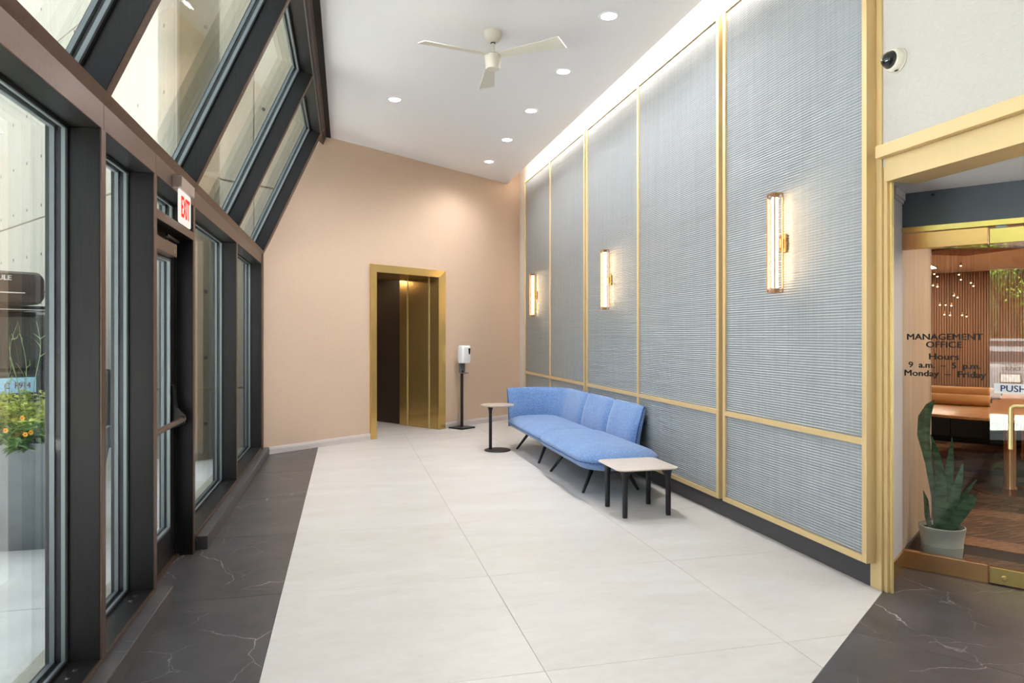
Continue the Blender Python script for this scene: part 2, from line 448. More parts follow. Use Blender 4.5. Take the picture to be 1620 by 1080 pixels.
def wpoly(pts, thick, mb):
    """pts: (s,z) on the end wall"""
    mb.prism([P0 + U * s + Zv * z for s, z in pts], N * thick)
s_of = lambda x: (x - P0.x) / U.x
we = MB()
wpoly([(s_of(-1.05), 0), (0.03, 0), (0.03, 4.4), (s_of(-0.26), 4.4), (s_of(-0.26), 4.14), (s_of(-1.05), 2.44)], 0.12, we)
wpoly([(0.03, 2.41), (1.41, 2.41), (1.41, 4.4), (0.03, 4.4)], 0.12, we)
wpoly([(1.41, 0), (3.4, 0), (3.4, 4.6), (1.41, 4.6)], 0.12, we)
wall_end = we.build('wall_end', 'wallpaper'); struct(wall_end, 'end wall papered in tan grasscloth around the brass lift door')
bb = MB()
def bboard(s0, s1):
    prof = [(0, 0), (0.018, 0), (0.018, 0.055), (0.012, 0.075), (0.006, 0.088), (0, 0.088)]
    a = P0 + U * s0; r0 = [a - N * d + Zv * z for d, z in prof]; r1 = [p + U * (s1 - s0) for p in r0]
    bb.rings([r0, r1])
bboard(s_of(-0.92), 0.0); bboard(1.444, s_of(2.96))
struct(bb.build('baseboard_end', 'baseboard_paint'), 'pale painted baseboard along the tan end wall')

struct(MB().box(2.965, 3.1, 3.35, 12.2, 0, 4.55).build('wall_right', 'wall_paint'), 'pale wall behind the ribbed metal panels')
struct(MB().box(2.943, 2.97, 3.345, 11.2, 0, 0.16).build('baseboard_right', 'kick', bevel=0.002), 'dark recessed kick plate under the metal panels')
# wall above the office opening
struct(MB().box(2.955, 3.14, -3.2, 3.262, 2.40, 4.55).build('wall_office', 'white_wallpaper'), 'white fabric papered wall above the office entrance')
struct(MB().box(2.955, 3.14, -3.2, 0.6, 0, 2.45).build('wall_office_near', 'white_wallpaper'), 'white papered wall beside the office entrance')
struct(MB().box(-1.35, 6.0, -3.3, -3.2, -0.1, 4.6).build('wall_back', 'wallpaper'), 'rear lobby wall')
# gold post and header round the opening
pp = MB()
pp.box(2.943, 3.0, 3.262, 3.347, 0, ZC + 0.3)
pp.box(2.957, 3.0, 3.236, 3.262, 0, 2.44)
pp.box(2.957, 2.99, 3.250, 3.262, 2.44, 4.3)
post = pp.build('trim_3', 'gold', bevel=0.0015); struct(post, 'tall matt gold corner post beside the office entrance')
fin = MB().box(2.975, 2.99, 3.222, 3.236, 0, 2.31).build('fin', 'bright_brass', post)
hd = MB(); hd.box(2.90, 3.0, 0.5, 3.262, 2.445, 2.513)
struct(hd.build('trim_4', 'gold', bevel=0.0015), 'projecting gold ledge above the office opening')
hd = MB(); hd.box(2.945, 3.16, 0.5, 3.24, 2.312, 2.444)
struct(hd.build('trim_5', 'gold', bevel=0.0015), 'gold header beam over the office opening')
# jamb and vestibule wall
jb = MB(); A_ = Vector((2.985, 3.232, 0)); B_ = Vector((3.152, 3.408, 0))
jb.prism([A_, B_, B_ + Vector((-0.03, 0.05, 0)), A_ + Vector((0.0, 0.03, 0))], (0, 0, 2.312))
struct(jb.build('trim_6', 'polished_brass'), 'polished brass jamb inside the office opening')
vw = MB(); C_ = G0 + U * 0.0 + N * 0.0
vw.prism([B_, C_, C_ + N * 0.2, B_ + Vector((-0.04, 0.14, 0))], (0, 0, 2.36))
struct(vw.build('wall_vestibule', 'wall_paint'), 'short white wall between brass jamb and office glass')
vb = MB(); vb.obox(B_ - N * 0.0 + Vector((0, 0, 0)), (C_ - B_), V * 0.012, (0, 0, 0.105))
struct(vb.build('baseboard_vestibule', 'polished_brass'), 'brass skirting on the short white vestibule wall')
vc = MB(); vc.prism([(3.14, 0.4, 2.335), (3.14, 3.42, 2.335), tuple(G0 + N * 0.1 + Zv * 2.335), tuple(G0 + V * 3.8 + Zv * 2.335)], (0, 0, 0.06))
struct(vc.build('ceiling_vestibule', 'ceiling_paint'), 'white ceiling in front of the office glass')
cr = MB(); 
for (d0, z0, d1, z1) in ((0, 2.29, 0.018, 2.335), (0, 2.27, 0.01, 2.29)):
    cr.obox(B_ + Zv * z0, (C_ - B_), V * d1, (0, 0, z1 - z0))
struct(cr.build('trim_7', 'wall_paint'), 'white crown moulding at the top of the vestibule wall')

# ------------------------------------------------------------------ cove light
cv = empty('cove_light', (2.70, 7, 4.102), label='warm linear cove light hidden above the ceiling edge by the metal panels', cat='cove light')
q = MB().box(-0.045, -0.02, -3.68, 3.9, 0, 0.03).build('channel', 'white_plastic', cv)
q = MB().box(-0.02, -0.014, -3.68, 3.9, 0.004, 0.028).build('strip', 'lamp_cove', cv)

# ------------------------------------------------------------------ glazed wall
XI, XG = -0.985, -1.14
ZT0, ZT1 = 2.305, 2.412
MW = 0.055
MUL = dict(A=3.168, B=3.967, C=4.913, D=6.752, E=8.66)
def pane(mb_name, y0, y1, z0, z1, parent, matn='window_glass'):
    o = MB().box(XG - 0.012, XG + 0.012, y0, y1, z0, z1).build(mb_name, matn, parent)
    return o
def beads(y0, y1, z0, z1, parent):
    for nm, x0, x1, w, mm in (('glazing_bead', XG + 0.012, XG + 0.028, 0.010, 'bead'), ('gasket', XG + 0.028, XG + 0.036, 0.014, 'gasket'), ('outer_bead', XG - 0.03, XG - 0.012, 0.012, 'bead')):
        b_ = MB(); b_.box(x0, x1, y0, y0 + w, z0, z1); b_.box(x0, x1, y1 - w, y1, z0, z1); b_.box(x0, x1, y0 + w, y1 - w, z0, z0 + w); b_.box(x0, x1, y0 + w, y1 - w, z1 - w, z1)
        b_.build(nm, mm, parent)
def mullion(y, z0, z1, parent):
    o = MB().box(XG - 0.05, XI - 0.004, y - MW / 2, y + MW / 2, z0, z1).build('mullion', 'dark_bronze', parent, bevel=0.002)
    MB().box(XI - 0.0035, XI + 0.0015, y - MW / 2 + 0.001, y + MW / 2 - 0.001, z0, z1).build('lit_face_strip', 'bronze_lit_face', o)  # strip carries the painted reflection of the room
    return o
def bay(n, ya, yb, label, right=True, left=False):
    w = empty('window_%d' % n, (0, 0, 0)); struct(w, label)
    y0, y1 = ya + MW / 2, yb - MW / 2
    if right: mullion(yb, 0.0, ZT0, w)
    if left: mullion(ya, 0.0, ZT0, w)
    s_ = MB().box(XG - 0.05, XI - 0.004, y0, y1, 0.0, 0.112).build('sill', 'dark_bronze', w, bevel=0.002)
    MB().box(XI - 0.0035, XI + 0.0015, y0, y1, 0.09, 0.112).build('sill_face', 'bronze_lit_face', s_)
    for t in (0.25, 0.5): MB().lathe([(0.0095, 0), (0.0095, 0.0025), (0.004, 0.004)], (XI - 0.07, y1 - t * 0.3, 0.112), 10).build('screw', 'steel', s_, smooth=30)
    pane('pane', y0 + 0.005, y1 - 0.005, 0.112, ZT0, w)
    beads(y0, y1, 0.112, ZT0, w)
    return w
bay(1, 1.334, MUL['A'], 'tall dark bronze window nearest the camera looking out on the planter', left=True)
bay(2, MUL['A'], MUL['B'], 'narrow bronze framed sidelight left of the exit door')
bay(3, MUL['C'], MUL['D'], 'bronze framed window right of the exit door')
bay(4, MUL['D'], MUL['E'], 'bronze framed window next to the tan end wall')
bay(5, -1.40, 0.42, 'tall bronze window behind the camera towards the street', left=True)
struct(MB().box(XG - 0.05, XI, -3.2, -1.43, 0, ZT0).build('wall_left_rear', 'wallpaper'), 'unseen papered wall closing a rear window bay to cut daylight')  # solid in place of glass, so less daylight reaches the fabric wall
struct(MB().box(XG - 0.05, XI, 0.44, 1.31, 0, ZT0).build('wall_left', 'dark_bronze'), 'unseen bronze pier added to keep the street reflection off the office sidelight')  # added out of view, blocks the street from the sidelight's mirror image
# corner filler by the end wall
struct(MB().box(XI - 0.002, XI + 0.012, 8.63, 8.745, 0.09, 2.43).build('trim_8', 'bronze_lit_face'), 'thin bronze corner strip where glazing meets the tan wall')
# transom
tr = MB(); tr.box(XG - 0.05, XI - 0.004, -3.2, 8.74, ZT0, ZT1)
tb = tr.build('trim_9', 'dark_bronze', bevel=0.002); struct(tb, 'long dark bronze transom between windows and sloped glazing')
ysp = [-3.2, MUL['A'], MUL['B'], MUL['C'], MUL['D'], 8.74]
for a, b_ in zip(ysp[:-1], ysp[1:]):
    MB().box(XI - 0.004, XI + 0.002, a + 0.0015, b_ - 0.0015, ZT0, ZT1).build('face_plate', 'bronze_lit_face', tb, bevel=0.001)
# curbs
def curb(name, y0, y1, label):
    m_ = MB(); m_.prism([(XI, y0, 0), (-0.915, y0, 0), (-0.915, y0, 0.086), (-0.918, y0, 0.089), (XI, y0, 0.089)], (0, y1 - y0, 0))
    struct(m_.build(name, 'dark_tile'), label)
curb('baseboard_window', 1.3, 4.045, 'dark stone curb below the near windows, ending at the exit door')
curb('baseboard_window_far', 4.985, endY(-0.95), 'dark stone curb below the far windows, from exit door to tan wall')
# sloped glazing
DS = (Vector((-0.226, 0, 4.11)) - Vector((-0.985, 0, 2.43))).normalized()   # up the slope
NO = Vector((-DS.z, 0, DS.x))                                             # outwards
S0 = Vector((XI, 0, 2.412)); SL = 1.70
def sp(y, t, d): return S0 + DS * t + NO * d + Vector((0, y, 0))
def smullion(y, parent):
    o = MB().obox(sp(y - MW / 2, 0, 0.004), (0, MW, 0), DS * SL, NO * 0.20).build('mullion', 'dark_bronze', parent, bevel=0.002)
    MB().obox(sp(y - MW / 2 + 0.001, 0, -0.0015), (0, MW - 0.002, 0), DS * SL, NO * 0.005).build('lit_face_strip', 'bronze_lit_face', o)
def sbay(n, ya, yb, label, end=True, start=False):
    w = empty('window_%d' % n); struct(w, label)
    y0, y1 = ya + MW / 2, yb - MW / 2
    if end: smullion(yb, w)
    if start: smullion(ya, w)
    o = MB().obox(sp(y0, 0.0, 0.004), (0, y1 - y0, 0), DS * 0.05, NO * 0.2).build('bottom_rail', 'dark_bronze', w, bevel=0.002)
    MB().obox(sp(y0, 0.0, -0.0015), (0, y1 - y0, 0), DS * 0.05, NO * 0.005).build('lit_face_strip', 'bronze_lit_face', o)
    MB().obox(sp(y0, SL - 0.06, 0.0), (0, y1 - y0, 0), DS * 0.08, NO * 0.2).build('top_rail', 'dark_bronze', w, bevel=0.002)
    MB().obox(sp(y0 + 0.003, 0.045, 0.150), (0, y1 - y0 - 0.006, 0), DS * (SL - 0.1), NO * 0.024).build('pane', 'window_glass', w)
    for nm, d0, d1, wd, mm in (('glazing_bead', 0.130, 0.150, 0.018, 'bead'), ('gasket', 0.122, 0.130, 0.022, 'gasket'), ('outer_bead', 0.174, 0.192, 0.018, 'bead')):
        b_ = MB()
        b_.obox(sp(y0, 0.05, d0), (0, wd, 0), DS * (SL - 0.11), NO * (d1 - d0)); b_.obox(sp(y1 - wd, 0.05, d0), (0, wd, 0), DS * (SL - 0.11), NO * (d1 - d0))
        b_.obox(sp(y0 + wd, 0.05, d0), (0, y1 - y0 - 2 * wd, 0), DS * wd, NO * (d1 - d0)); b_.obox(sp(y0 + wd, SL - 0.06 - wd, d0), (0, y1 - y0 - 2 * wd, 0), DS * wd, NO * (d1 - d0))
        b_.build(nm, mm, w)
sbay(7, 1.334, MUL['A'], 'sloped glazing panel above the near window', start=True)
sbay(8, MUL['A'], MUL['C'], 'wide sloped glazing panel above the exit sign')
sbay(9, MUL['C'], MUL['D'], 'sloped glazing panel, second from the tan end wall')
sbay(10, MUL['D'], MUL['E'] + 0.01, 'sloped glazing panel next to the tan end wall')
sbay(11, -3.2, 1.334, 'sloped glazing behind the camera', end=False)
struct(MB().obox(sp(MUL['E'] + 0.037, 0, -0.001), (0, 0.09, 0), DS * (SL + 0.05), NO * 0.03).build('trim_10', 'bronze_lit_face'), 'bronze strip where sloped glazing meets the tan wall')
# head of the slope: rusty steel beam, dark gap, then the ceiling edge
a0 = sp(-3.2, SL - 0.03, -0.004); 
struct(MB().prism([tuple(a0), (-0.245, -3.2, 4.075), (-0.30, -3.2, 4.3), tuple(sp(-3.2, SL, 0.2))], (0, 12.55, 0)).build('trim_11', 'rust_beam'), 'rusty dark steel beam at the head of the sloped glazing')
struct(MB().box(-0.262, -0.199, -3.2, 9.33, 4.045, 4.12).build('trim_12', 'black_gap'), 'black shadow gap between steel beam and white ceiling')
struct(MB().box(-0.5, -0.2, -3.2, 9.4, 4.12, 4.64).build('trim_13', 'dark_bronze'), 'dark fascia closing the roof edge above the sloped glazing')

# exit door
d1 = empty('door_1', (0, 0, 0)); struct(d1, 'dark bronze glazed exit door with push bar')
dy0, dy1 = MUL['B'] + MW / 2, MUL['C'] - MW / 2
mullion(MUL['C'], 0, ZT0, d1)
h_ = MB().box(XG - 0.05, XI - 0.004, dy0, dy1, 2.078, 2.128).build('head_bar', 'dark_bronze', d1, bevel=0.002)
MB().box(XI - 0.0035, XI + 0.0015, dy0, dy1, 2.078, 2.128).build('lit_face_strip', 'bronze_lit_face', h_)
pane('transom_pane', dy0, dy1, 2.128, ZT0, d1); beads(dy0, dy1, 2.128, ZT0, d1)
XD = -1.115
MB().box(XD - 0.03, XD + 0.03, dy0, dy0 + 0.03, 0, 2.078).build('jamb', 'dark_bronze', d1)
MB().box(XD - 0.03, XD + 0.03, dy1 - 0.03, dy1, 0, 2.078).build('jamb', 'dark_bronze', d1)
MB().box(XD - 0.03, XD + 0.03, dy0 + 0.03, dy1 - 0.03, 2.04, 2.078).build('jamb_head', 'dark_bronze', d1)
MB().box(XD - 0.07, XD + 0.045, dy0, dy1, 0, 0.014).build('threshold', 'bronze_lit_face', d1, bevel=0.003)
lf = MB(); a, b_ = dy0 + 0.033, dy1 - 0.033
lf.box(XD - 0.022, XD + 0.022, a, a + 0.115, 0.018, 2.036); lf.box(XD - 0.022, XD + 0.022, b_ - 0.115, b_, 0.018, 2.036)
lf.box(XD - 0.022, XD + 0.022, a + 0.115, b_ - 0.115, 0.018, 0.22); lf.box(XD - 0.022, XD + 0.022, a + 0.115, b_ - 0.115, 1.93, 2.036)
leaf = lf.build('door_leaf', 'dark_bronze', d1, bevel=0.002)
MB().box(XD - 0.008, XD + 0.008, a + 0.112, b_ - 0.112, 0.217, 1.933).build('pane', 'window_glass', leaf)
gb = MB()
for x0, x1 in ((XD + 0.008, XD + 0.026), (XD - 0.026, XD - 0.008)):
    gb.box(x0, x1, a + 0.113, a + 0.128, 0.22, 1.93); gb.box(x0, x1, b_ - 0.128, b_ - 0.113, 0.22, 1.93); gb.box(x0, x1, a + 0.128, b_ - 0.128, 0.22, 0.235); gb.box(x0, x1, a + 0.128, b_ - 0.128, 1.915, 1.93)
gb.build('glazing_bead', 'bead', leaf)
pb = MB().tube([(XD + 0.085, a + 0.05, 0.905), (XD + 0.085, b_ - 0.03, 0.905)], 0.017, 10).build('push_bar', 'bronze_lit_face', d1, smooth=40)
for yy in (a + 0.055, b_ - 0.06):
    k_ = MB(); k_.prism([(XD + 0.02, yy - 0.022, 0.84), (XD + 0.10, yy - 0.022, 0.88), (XD + 0.10, yy - 0.022, 0.93), (XD + 0.055, yy - 0.022, 0.98), (XD + 0.035, yy - 0.022, 1.13), (XD + 0.02, yy - 0.022, 1.13)], (0, 0.044, 0))
    k_.build('push_bar_bracket', 'dark_bronze', d1, bevel=0.004)
cl = MB().box(XD + 0.022, XD + 0.085, a + 0.06, a + 0.62, 1.935, 2.015).build('door_closer', 'bronze_lit_face', d1, bevel=0.004)
MB().tube([(XD + 0.05, a + 0.5, 2.025), (XD + 0.10, a + 0.30, 2.032), (XD + 0.06, b_ - 0.06, 2.05)], 0.009, 8).build('closer_arm', 'dark_bronze', d1)
MB().box(XD + 0.086, XD + 0.0865, a + 0.54, a + 0.57, 1.955, 1.975).build('closer_badge', 'bead', cl)

# ------------------------------------------------------------------ lift
lift = empty('door_2', (0, 0, 0)); struct(lift, 'open lift doorway in a deep brass frame')
def onE(s, z, d=0.0): return P0 + U * s + Zv * z - N * d
FO, FI, TO, TI = (0.0, 1.444), (0.111, 1.309), 2.443, 2.336
def frame_piece(name, quad):
    """mitred bevelled frame member: outer edge thin at the wall, inner edge proud"""
    (s0, z0), (s1, z1), (s2, z2), (s3, z3) = quad            # outer a, outer b, inner b, inner a
    r = MB(); bk = [onE(s, z, -0.03) for s, z in quad]
    fr = [onE(s0, z0, 0.030), onE(s1, z1, 0.030), onE(s2, z2, 0.018), onE(s3, z3, 0.018)]
    r.add(bk + fr, [(0, 1, 2, 3), (4, 5, 6, 7), (0, 1, 5, 4), (1, 2, 6, 5), (2, 3, 7, 6), (3, 0, 4, 7)])
    return r.build(name, 'brass', lift, bevel=0.002)
frame_piece('frame_side', [(FO[0], 0), (FO[0], TO), (FI[0], TI), (FI[0], 0)])
frame_piece('frame_side', [(FO[1], 0), (FO[1], TO), (FI[1], TI), (FI[1], 0)])
frame_piece('frame_head', [(FO[0], TO), (FO[1], TO), (FI[1], TI), (FI[0], TI)])
def reveal(name, s, d0, d1, matn, zt=TI, th=0.04, z0=0.0, sgn=1):
    MB().obox(P0 + U * s + N * d0 + Zv * z0, U * th * sgn, N * (d1 - d0), (0, 0, zt - z0)).build(name, matn, lift, bevel=0.003)
for s, g in ((FI[1], 1), (FI[0], -1)):
    reveal('jamb_panel', s, 0.0, 0.185, 'brass', sgn=g)
    reveal('edge_strip', s - 0.006 * g, 0.185, 0.215, 'bright_brass', sgn=g)
    reveal('landing_door_panel', s + 0.002 * g, 0.215, 0.69, 'brass', sgn=g)
    reveal('edge_strip', s - 0.005 * g, 0.69, 0.72, 'bright_brass', sgn=g)
    reveal('cab_door_panel', s + 0.004 * g, 0.72, 0.90, 'brass', sgn=g)
MB().obox(P0 + U * (FI[0] - 0.04) + Zv * TI, U * (FI[1] - FI[0] + 0.08), N * 0.9, (0, 0, 0.04)).build('head_panel', 'brass', lift)
reveal('cab_wall', FI[1] + 0.05, 0.9, 2.4, 'cab_panel', 2.4)
reveal('cab_wall', -0.25, 0.9, 2.4, 'cab_panel', 2.4)
MB().obox(P0 + U * -0.3 + N * 2.4, U * 1.75, N * 0.04, (0, 0, 2.4)).build('cab_wall', 'cab_panel', lift)
MB().obox(P0 + U * -0.3 + N * 0.9, U * 0.41, N * 0.03, (0, 0, 2.4)).build('cab_front', 'cab_panel', lift)
MB().obox(P0 + U * -0.3 + N * 0.9 + Zv * 2.4, U * 1.75, N * 1.55, (0, 0, 0.04)).build('cab_ceiling', 'cab_panel', lift)
cl_c = P0 + U * 0.75 + N * 1.45 + Zv * 2.39
MB().lathe([(0.09, 0.008), (0.09, 0.0), (0.075, -0.004)], tuple(cl_c), 24).build('cab_fill_lamp', 'lamp_cab_fill', lift, smooth=40)  # unseen lamp added to brighten the brass reveals

# ------------------------------------------------------------------ ribbed metal wall panels
XF, FW = 2.878, 0.037
PITCH = 0.0172
def rib_sheet(y0, y1, z0, z1, parent):
    n = max(2, int(round((z1 - z0) / PITCH))); p = (z1 - z0) / n
    prof = [(0.0, 0.0), (0.0012, 0.16), (0.0034, 0.40), (0.0058, 0.62), (0.0062, 0.70), (0.0048, 0.82), (0.0014, 0.94)]
    pts = []
    for i in range(n):
        for d, t in prof: pts.append((XF + 0.018 - d, z0 + (i + t) * p))
    pts.append((XF + 0.018, z1))
    mb = MB(); vs = []
    for x, z in pts: vs += [(x, y0, z), (x, y1, z)]
    fs = [(2 * i, 2 * i + 1, 2 * i + 3, 2 * i + 2) for i in range(len(pts) - 1)]
    mb.add(vs, fs)
    me = bpy.data.meshes.new('ribs'); me.from_pydata(mb.v, [], mb.f); me.update()
    o = bpy.data.objects.new('ribbed_sheet', me); COL.objects.link(o); me.materials.append(M['silver_ribs'])
    for pl in me.polygons: pl.use_smooth = True
    o['kind'] = 'stuff'; o.parent = parent
ZB, ZR0, ZR1, ZP = 0.148, 0.820, 0.857, 4.012
def wall_panel(y0, y1, mids, label):
    w = empty('ribbed_metal_panel', (2.944, (y0 + y1) / 2, ZB), label=label, cat='wall panel', group='ribbed metal wall panels')
    w_off = Vector((2.944, (y0 + y1) / 2, ZB))
    def part(name, x0, x1, a, b_, c, d, mm='gold', bv=0.0015):
        o = MB().box(x0, x1, a, b_, c, d).build(name, mm, w, bevel=bv); o.matrix_parent_inverse = Matrix.Translation(-w_off); return o
    part('backing', XF + 0.022, 2.943, y0 + 0.004, y1 - 0.004, ZB + 0.004, ZP - 0.004, 'grey_plastic', 0)
    part('frame_stile', XF, 2.9425, y0, y0 + FW, ZB, ZP); part('frame_stile', XF, 2.9425, y1 - FW, y1, ZB, ZP)
    part('frame_rail', XF, 2.9425, y0 + FW, y1 - FW, ZB, ZB + FW); part('frame_rail', XF, 2.9425, y0 + FW, y1 - FW, ZP - FW, ZP)
    edges = [y0 + FW]
    for m_ in mids:
        part('mullion', XF, XF + 0.03, m_ - FW / 2, m_ + FW / 2, ZB + FW, ZP - FW); edges += [m_ - FW / 2, m_ + FW / 2]
    edges.append(y1 - FW)
    for i in range(0, len(edges), 2):
        a, b_ = edges[i], edges[i + 1]
        part('middle_rail', XF + 0.001, XF + 0.03, a, b_, ZR0, ZR1)
        for z0, z1 in ((ZB + FW, ZR0), (ZR1, ZP - FW)):
            rib_sheet(a, b_, z0, z1, w); COL.objects[-1].matrix_parent_inverse = Matrix.Translation(-w_off)
wall_panel(3.302, 4.832, [], 'single bay ribbed silver panel in gold frame beside the tall corner post')
wall_panel(4.892, 7.985, [6.445], 'two bay ribbed silver panel in gold frame, in the middle of the wall')
wall_panel(8.045, 11.0, [9.54], 'two bay ribbed silver panel in gold frame, next to the tan end wall')

# ------------------------------------------------------------------ wall sconces
def sconce(y, label):
    w = empty('wall_sconce', (XF, y, 2.07), label=label, cat='wall sconce', group='wall sconces on the metal panels')
    x0, x1, h, hy = -0.098, -0.030, 0.335, 0.0435
    t = 0.007
    for xx in (x0, x1 - t):
        for yy in (-hy, hy - t): MB().box(xx, xx + t, yy, yy + t, -h, h).build('frame_bar', 'copper_warm_brass', w)
    for z in (-h, h - t):
        r = MB(); r.box(x0 + t, x1 - t, -hy, -hy + t, z, z + t); r.box(x0 + t, x1 - t, hy - t, hy, z, z + t)
        r.box(x0, x0 + t, -hy + t, hy - t, z, z + t); r.box(x1 - t, x1, -hy + t, hy - t, z, z + t)
        r.build('frame_ring', 'copper_warm_brass', w)
        MB().box(x0 + 0.016, x1 - 0.016, -0.022, 0.022, z + (0.004 if z < 0 else -0.022), z + (0.03 if z < 0 else 0.003)).build('end_cap', 'copper_warm_brass', w)
    for (a, b, c, d) in ((x0 + 0.002, x0 + 0.004, -hy + t, hy - t), (x0 + t, x1 - t, -hy + 0.002, -hy + 0.004), (x0 + t, x1 - t, hy - 0.004, hy - 0.002)):
        MB().box(a, b, c, d, -h + t, h - t).build('glass_side', 'acrylic', w)
    MB().lathe([(0.019, -h + 0.034), (0.021, -h + 0.036), (0.021, h - 0.026), (0.019, h - 0.024)], ((x0 + x1) / 2, 0, 0), 16).build('lamp_tube', 'lamp_sconce', w, smooth=40)
    MB().box(x1, -0.006, -0.012, 0.012, -0.03, 0.03).build('stem', 'copper_warm_brass', w, bevel=0.002)
    MB().box(-0.008, 0.012, -0.03, 0.03, -0.06, 0.06).build('back_plate', 'copper_warm_brass', w, bevel=0.002)
sconce(4.062, 'lit brass box sconce on the metal panel nearest the corner post')
sconce(7.19, 'lit brass box sconce on the metal panels above the sofa, second of three')
sconce(10.26, 'lit brass box sconce on the metal panel nearest the tan end wall')

# ------------------------------------------------------------------ recessed downlights
def spot(parent, loc, watts, cone=166, col=(1, 0.985, 0.975)):
    ld = bpy.data.lights.new('lamp', 'SPOT'); ld.energy = watts; ld.color = col; ld.spot_size = radians(cone); ld.spot_blend = 0.75; ld.shadow_soft_size = 0.05
    o = bpy.data.objects.new('lamp', ld); COL.objects.link(o); o.parent = parent; o.location = loc
def downlight(x, y, label, watts=LAMP_DOWN, cone=166):
    w = empty('downlight', (x, y, ZC), label=label, cat='downlight', group='recessed ceiling downlights')
    MB().lathe([(0.088, 0.0), (0.086, -0.004), (0.066, -0.006), (0.062, -0.002), (0.062, 0.0)], (0, 0, 0), 28).build('trim_ring', 'white_plastic', w, smooth=50)
    MB().lathe([(0.0615, -0.0035), (0.0615, -0.001)], (0, 0, 0), 28).build('lens', 'lamp_down', w)
    spot(w, (0, 0, -0.012), watts, cone)
for (x, y), lb in zip(((2.08, 5.222), (2.08, 6.428), (2.08, 7.641), (2.08, 8.851), (2.08, 10.03), (0.519, 7.627)),
        ('round recessed downlight nearest the camera, right of the ceiling fan', 'second round downlight in the row along the metal panels, beside the fan', 'third round downlight, middle of the row along the metal panels', 'fourth round downlight in the row along the metal panels', 'round downlight at the far end of the row, near the tan wall', 'single round downlight left of the ceiling fan, towards the glazing')):
    downlight(x, y, lb, LAMP_DOWN * (0.7 if y > 10 else 1), 150 if y > 10 else 166)
for y_, nm_ in ((5.227, 'nearest above the view'), (2.827, 'almost overhead'), (0.427, 'just behind the camera'), (-1.973, 'furthest behind the camera')):
    downlight(0.519, y_, 'added unseen downlight continuing the row along the glazing, ' + nm_, LAMP_DOWN * 0.45)  # added out of view, their bounce off the floor brightens the ceiling

# ------------------------------------------------------------------ ceiling fan
fan = empty('ceiling_fan', (1.222, 5.728, ZC), label='off-white three blade ceiling fan on a short rod', cat='ceiling fan')
MB().lathe([(0.074, 0), (0.075, -0.02), (0.072, -0.05), (0.058, -0.078), (0.034, -0.094), (0.02, -0.097)], (0, 0, 0), 28).build('canopy', 'fan_white', fan, smooth=50)
MB().lathe([(0.021, -0.093), (0.021, -0.104)], (0, 0, 0), 16).build('collar', 'black_plastic', fan, smooth=40)
MB().lathe([(0.015, -0.10), (0.015, -0.165), (0.018, -0.185), (0.034, -0.198)], (0, 0, 0), 18).build('rod', 'fan_white', fan, smooth=50)
MB().lathe([(0.034, -0.196), (0.066, -0.201), (0.066, -0.207)], (0, 0, 0), 28).build('motor_ring', 'grey_plastic', fan, smooth=40)
MB().lathe([(0.07, -0.206), (0.073, -0.212), (0.062, -0.312), (0.056, -0.322), (0.0, -0.324)], (0, 0, 0), 32).build('motor_housing', 'fan_white', fan, smooth=50)
for ang in (84, 199, 315):
    a = radians(ang); r_ = Vector((cos(a), sin(a), 0)); t_ = Vector((-sin(a), cos(a), 0)); tw = radians(-13)
    rows = []
    for rad, w0, w1, dz in ((0.05, -0.034, 0.034, -0.212), (0.25, -0.048, 0.044, -0.222), (0.48, -0.066, 0.056, -0.234), (0.645, -0.086, 0.066, -0.244), (0.67, -0.080, 0.072, -0.246)):
        tt = (t_ * cos(tw) + Zv * sin(tw)); c0 = r_ * rad + Zv * dz; nn = r_.cross(tt)
        rows.append([c0 + tt * w0, c0 + tt * w1, c0 + tt * w1 + nn * 0.007, c0 + tt * w0 + nn * 0.007])
    MB().rings(rows).build('blade', 'fan_white', fan, bevel=0.002)

# ------------------------------------------------------------------ sofa
sofa = empty('sofa', (2.4, 7.2, 0), label='blue wool modular sofa with wraparound back and splayed black legs', cat='sofa')
SO = Vector((2.4, 7.2, 0))
def rrect(x0, x1, y0, y1, r, n=7):
    pts = []
    for cx, cy, a0 in ((x1 - r, y1 - r, 0), (x0 + r, y1 - r, 90), (x0 + r, y0 + r, 180), (x1 - r, y0 + r, 270)):
        for i in range(n + 1):
            a = radians(a0 + 90 * i / n); pts.append((cx + r * cos(a), cy + r * sin(a)))
    return pts
def cushion(x0, x1, y0, y1, r, zb, zt, crown, under=0.07, name='seat_cushion', tilt=0.0):
    cx, cy = (x0 + x1) / 2, (y0 + y1) / 2
    base = rrect(x0, x1, y0, y1, r, 9)
    prof = [(0.30, zb), (0.16, zb + 0.004), (under, zb + 0.012), (0.03, zb + 0.034), (0.008, zb + 0.060), (0.0, zt - 0.030), (0.006, zt - 0.014), (0.022, zt), (0.05, zt + crown * 0.32), (0.10, zt + crown * 0.62), (0.18, zt + crown * 0.86), (0.28, zt + crown)]
    rings = []
    for ins, z in prof:
        kx = 1 - ins / ((x1 - x0) / 2); ky = 1 - ins / ((y1 - y0) / 2)
        rings.append([(cx + (x - cx) * kx - SO.x, cy + (y - cy) * ky - SO.y, z + tilt * (x - cx) * kx) for x, y in base])
    return MB().rings(rings).build(name, 'blue_wool', sofa, smooth=True)
s1 = cushion(2.03, 2.76, 7.02, 8.72, 0.17, 0.245, 0.365, 0.060)
s2 = cushion(1.99, 2.76, 5.52, 7.16, 0.27, 0.250, 0.385, 0.066)
def seam(x0, x1, y0, y1, r, z, parent, ins=0.0):
    pts = rrect(x0 - 0.001, x1 + 0.001, y0 - 0.001, y1 + 0.001, r, 9); pts = [(x - SO.x, y - SO.y, z) for x, y in pts]; pts.append(pts[0])
    MB().tube(pts, 0.003, 6).build('seam', 'navy_piping', parent, smooth=True)
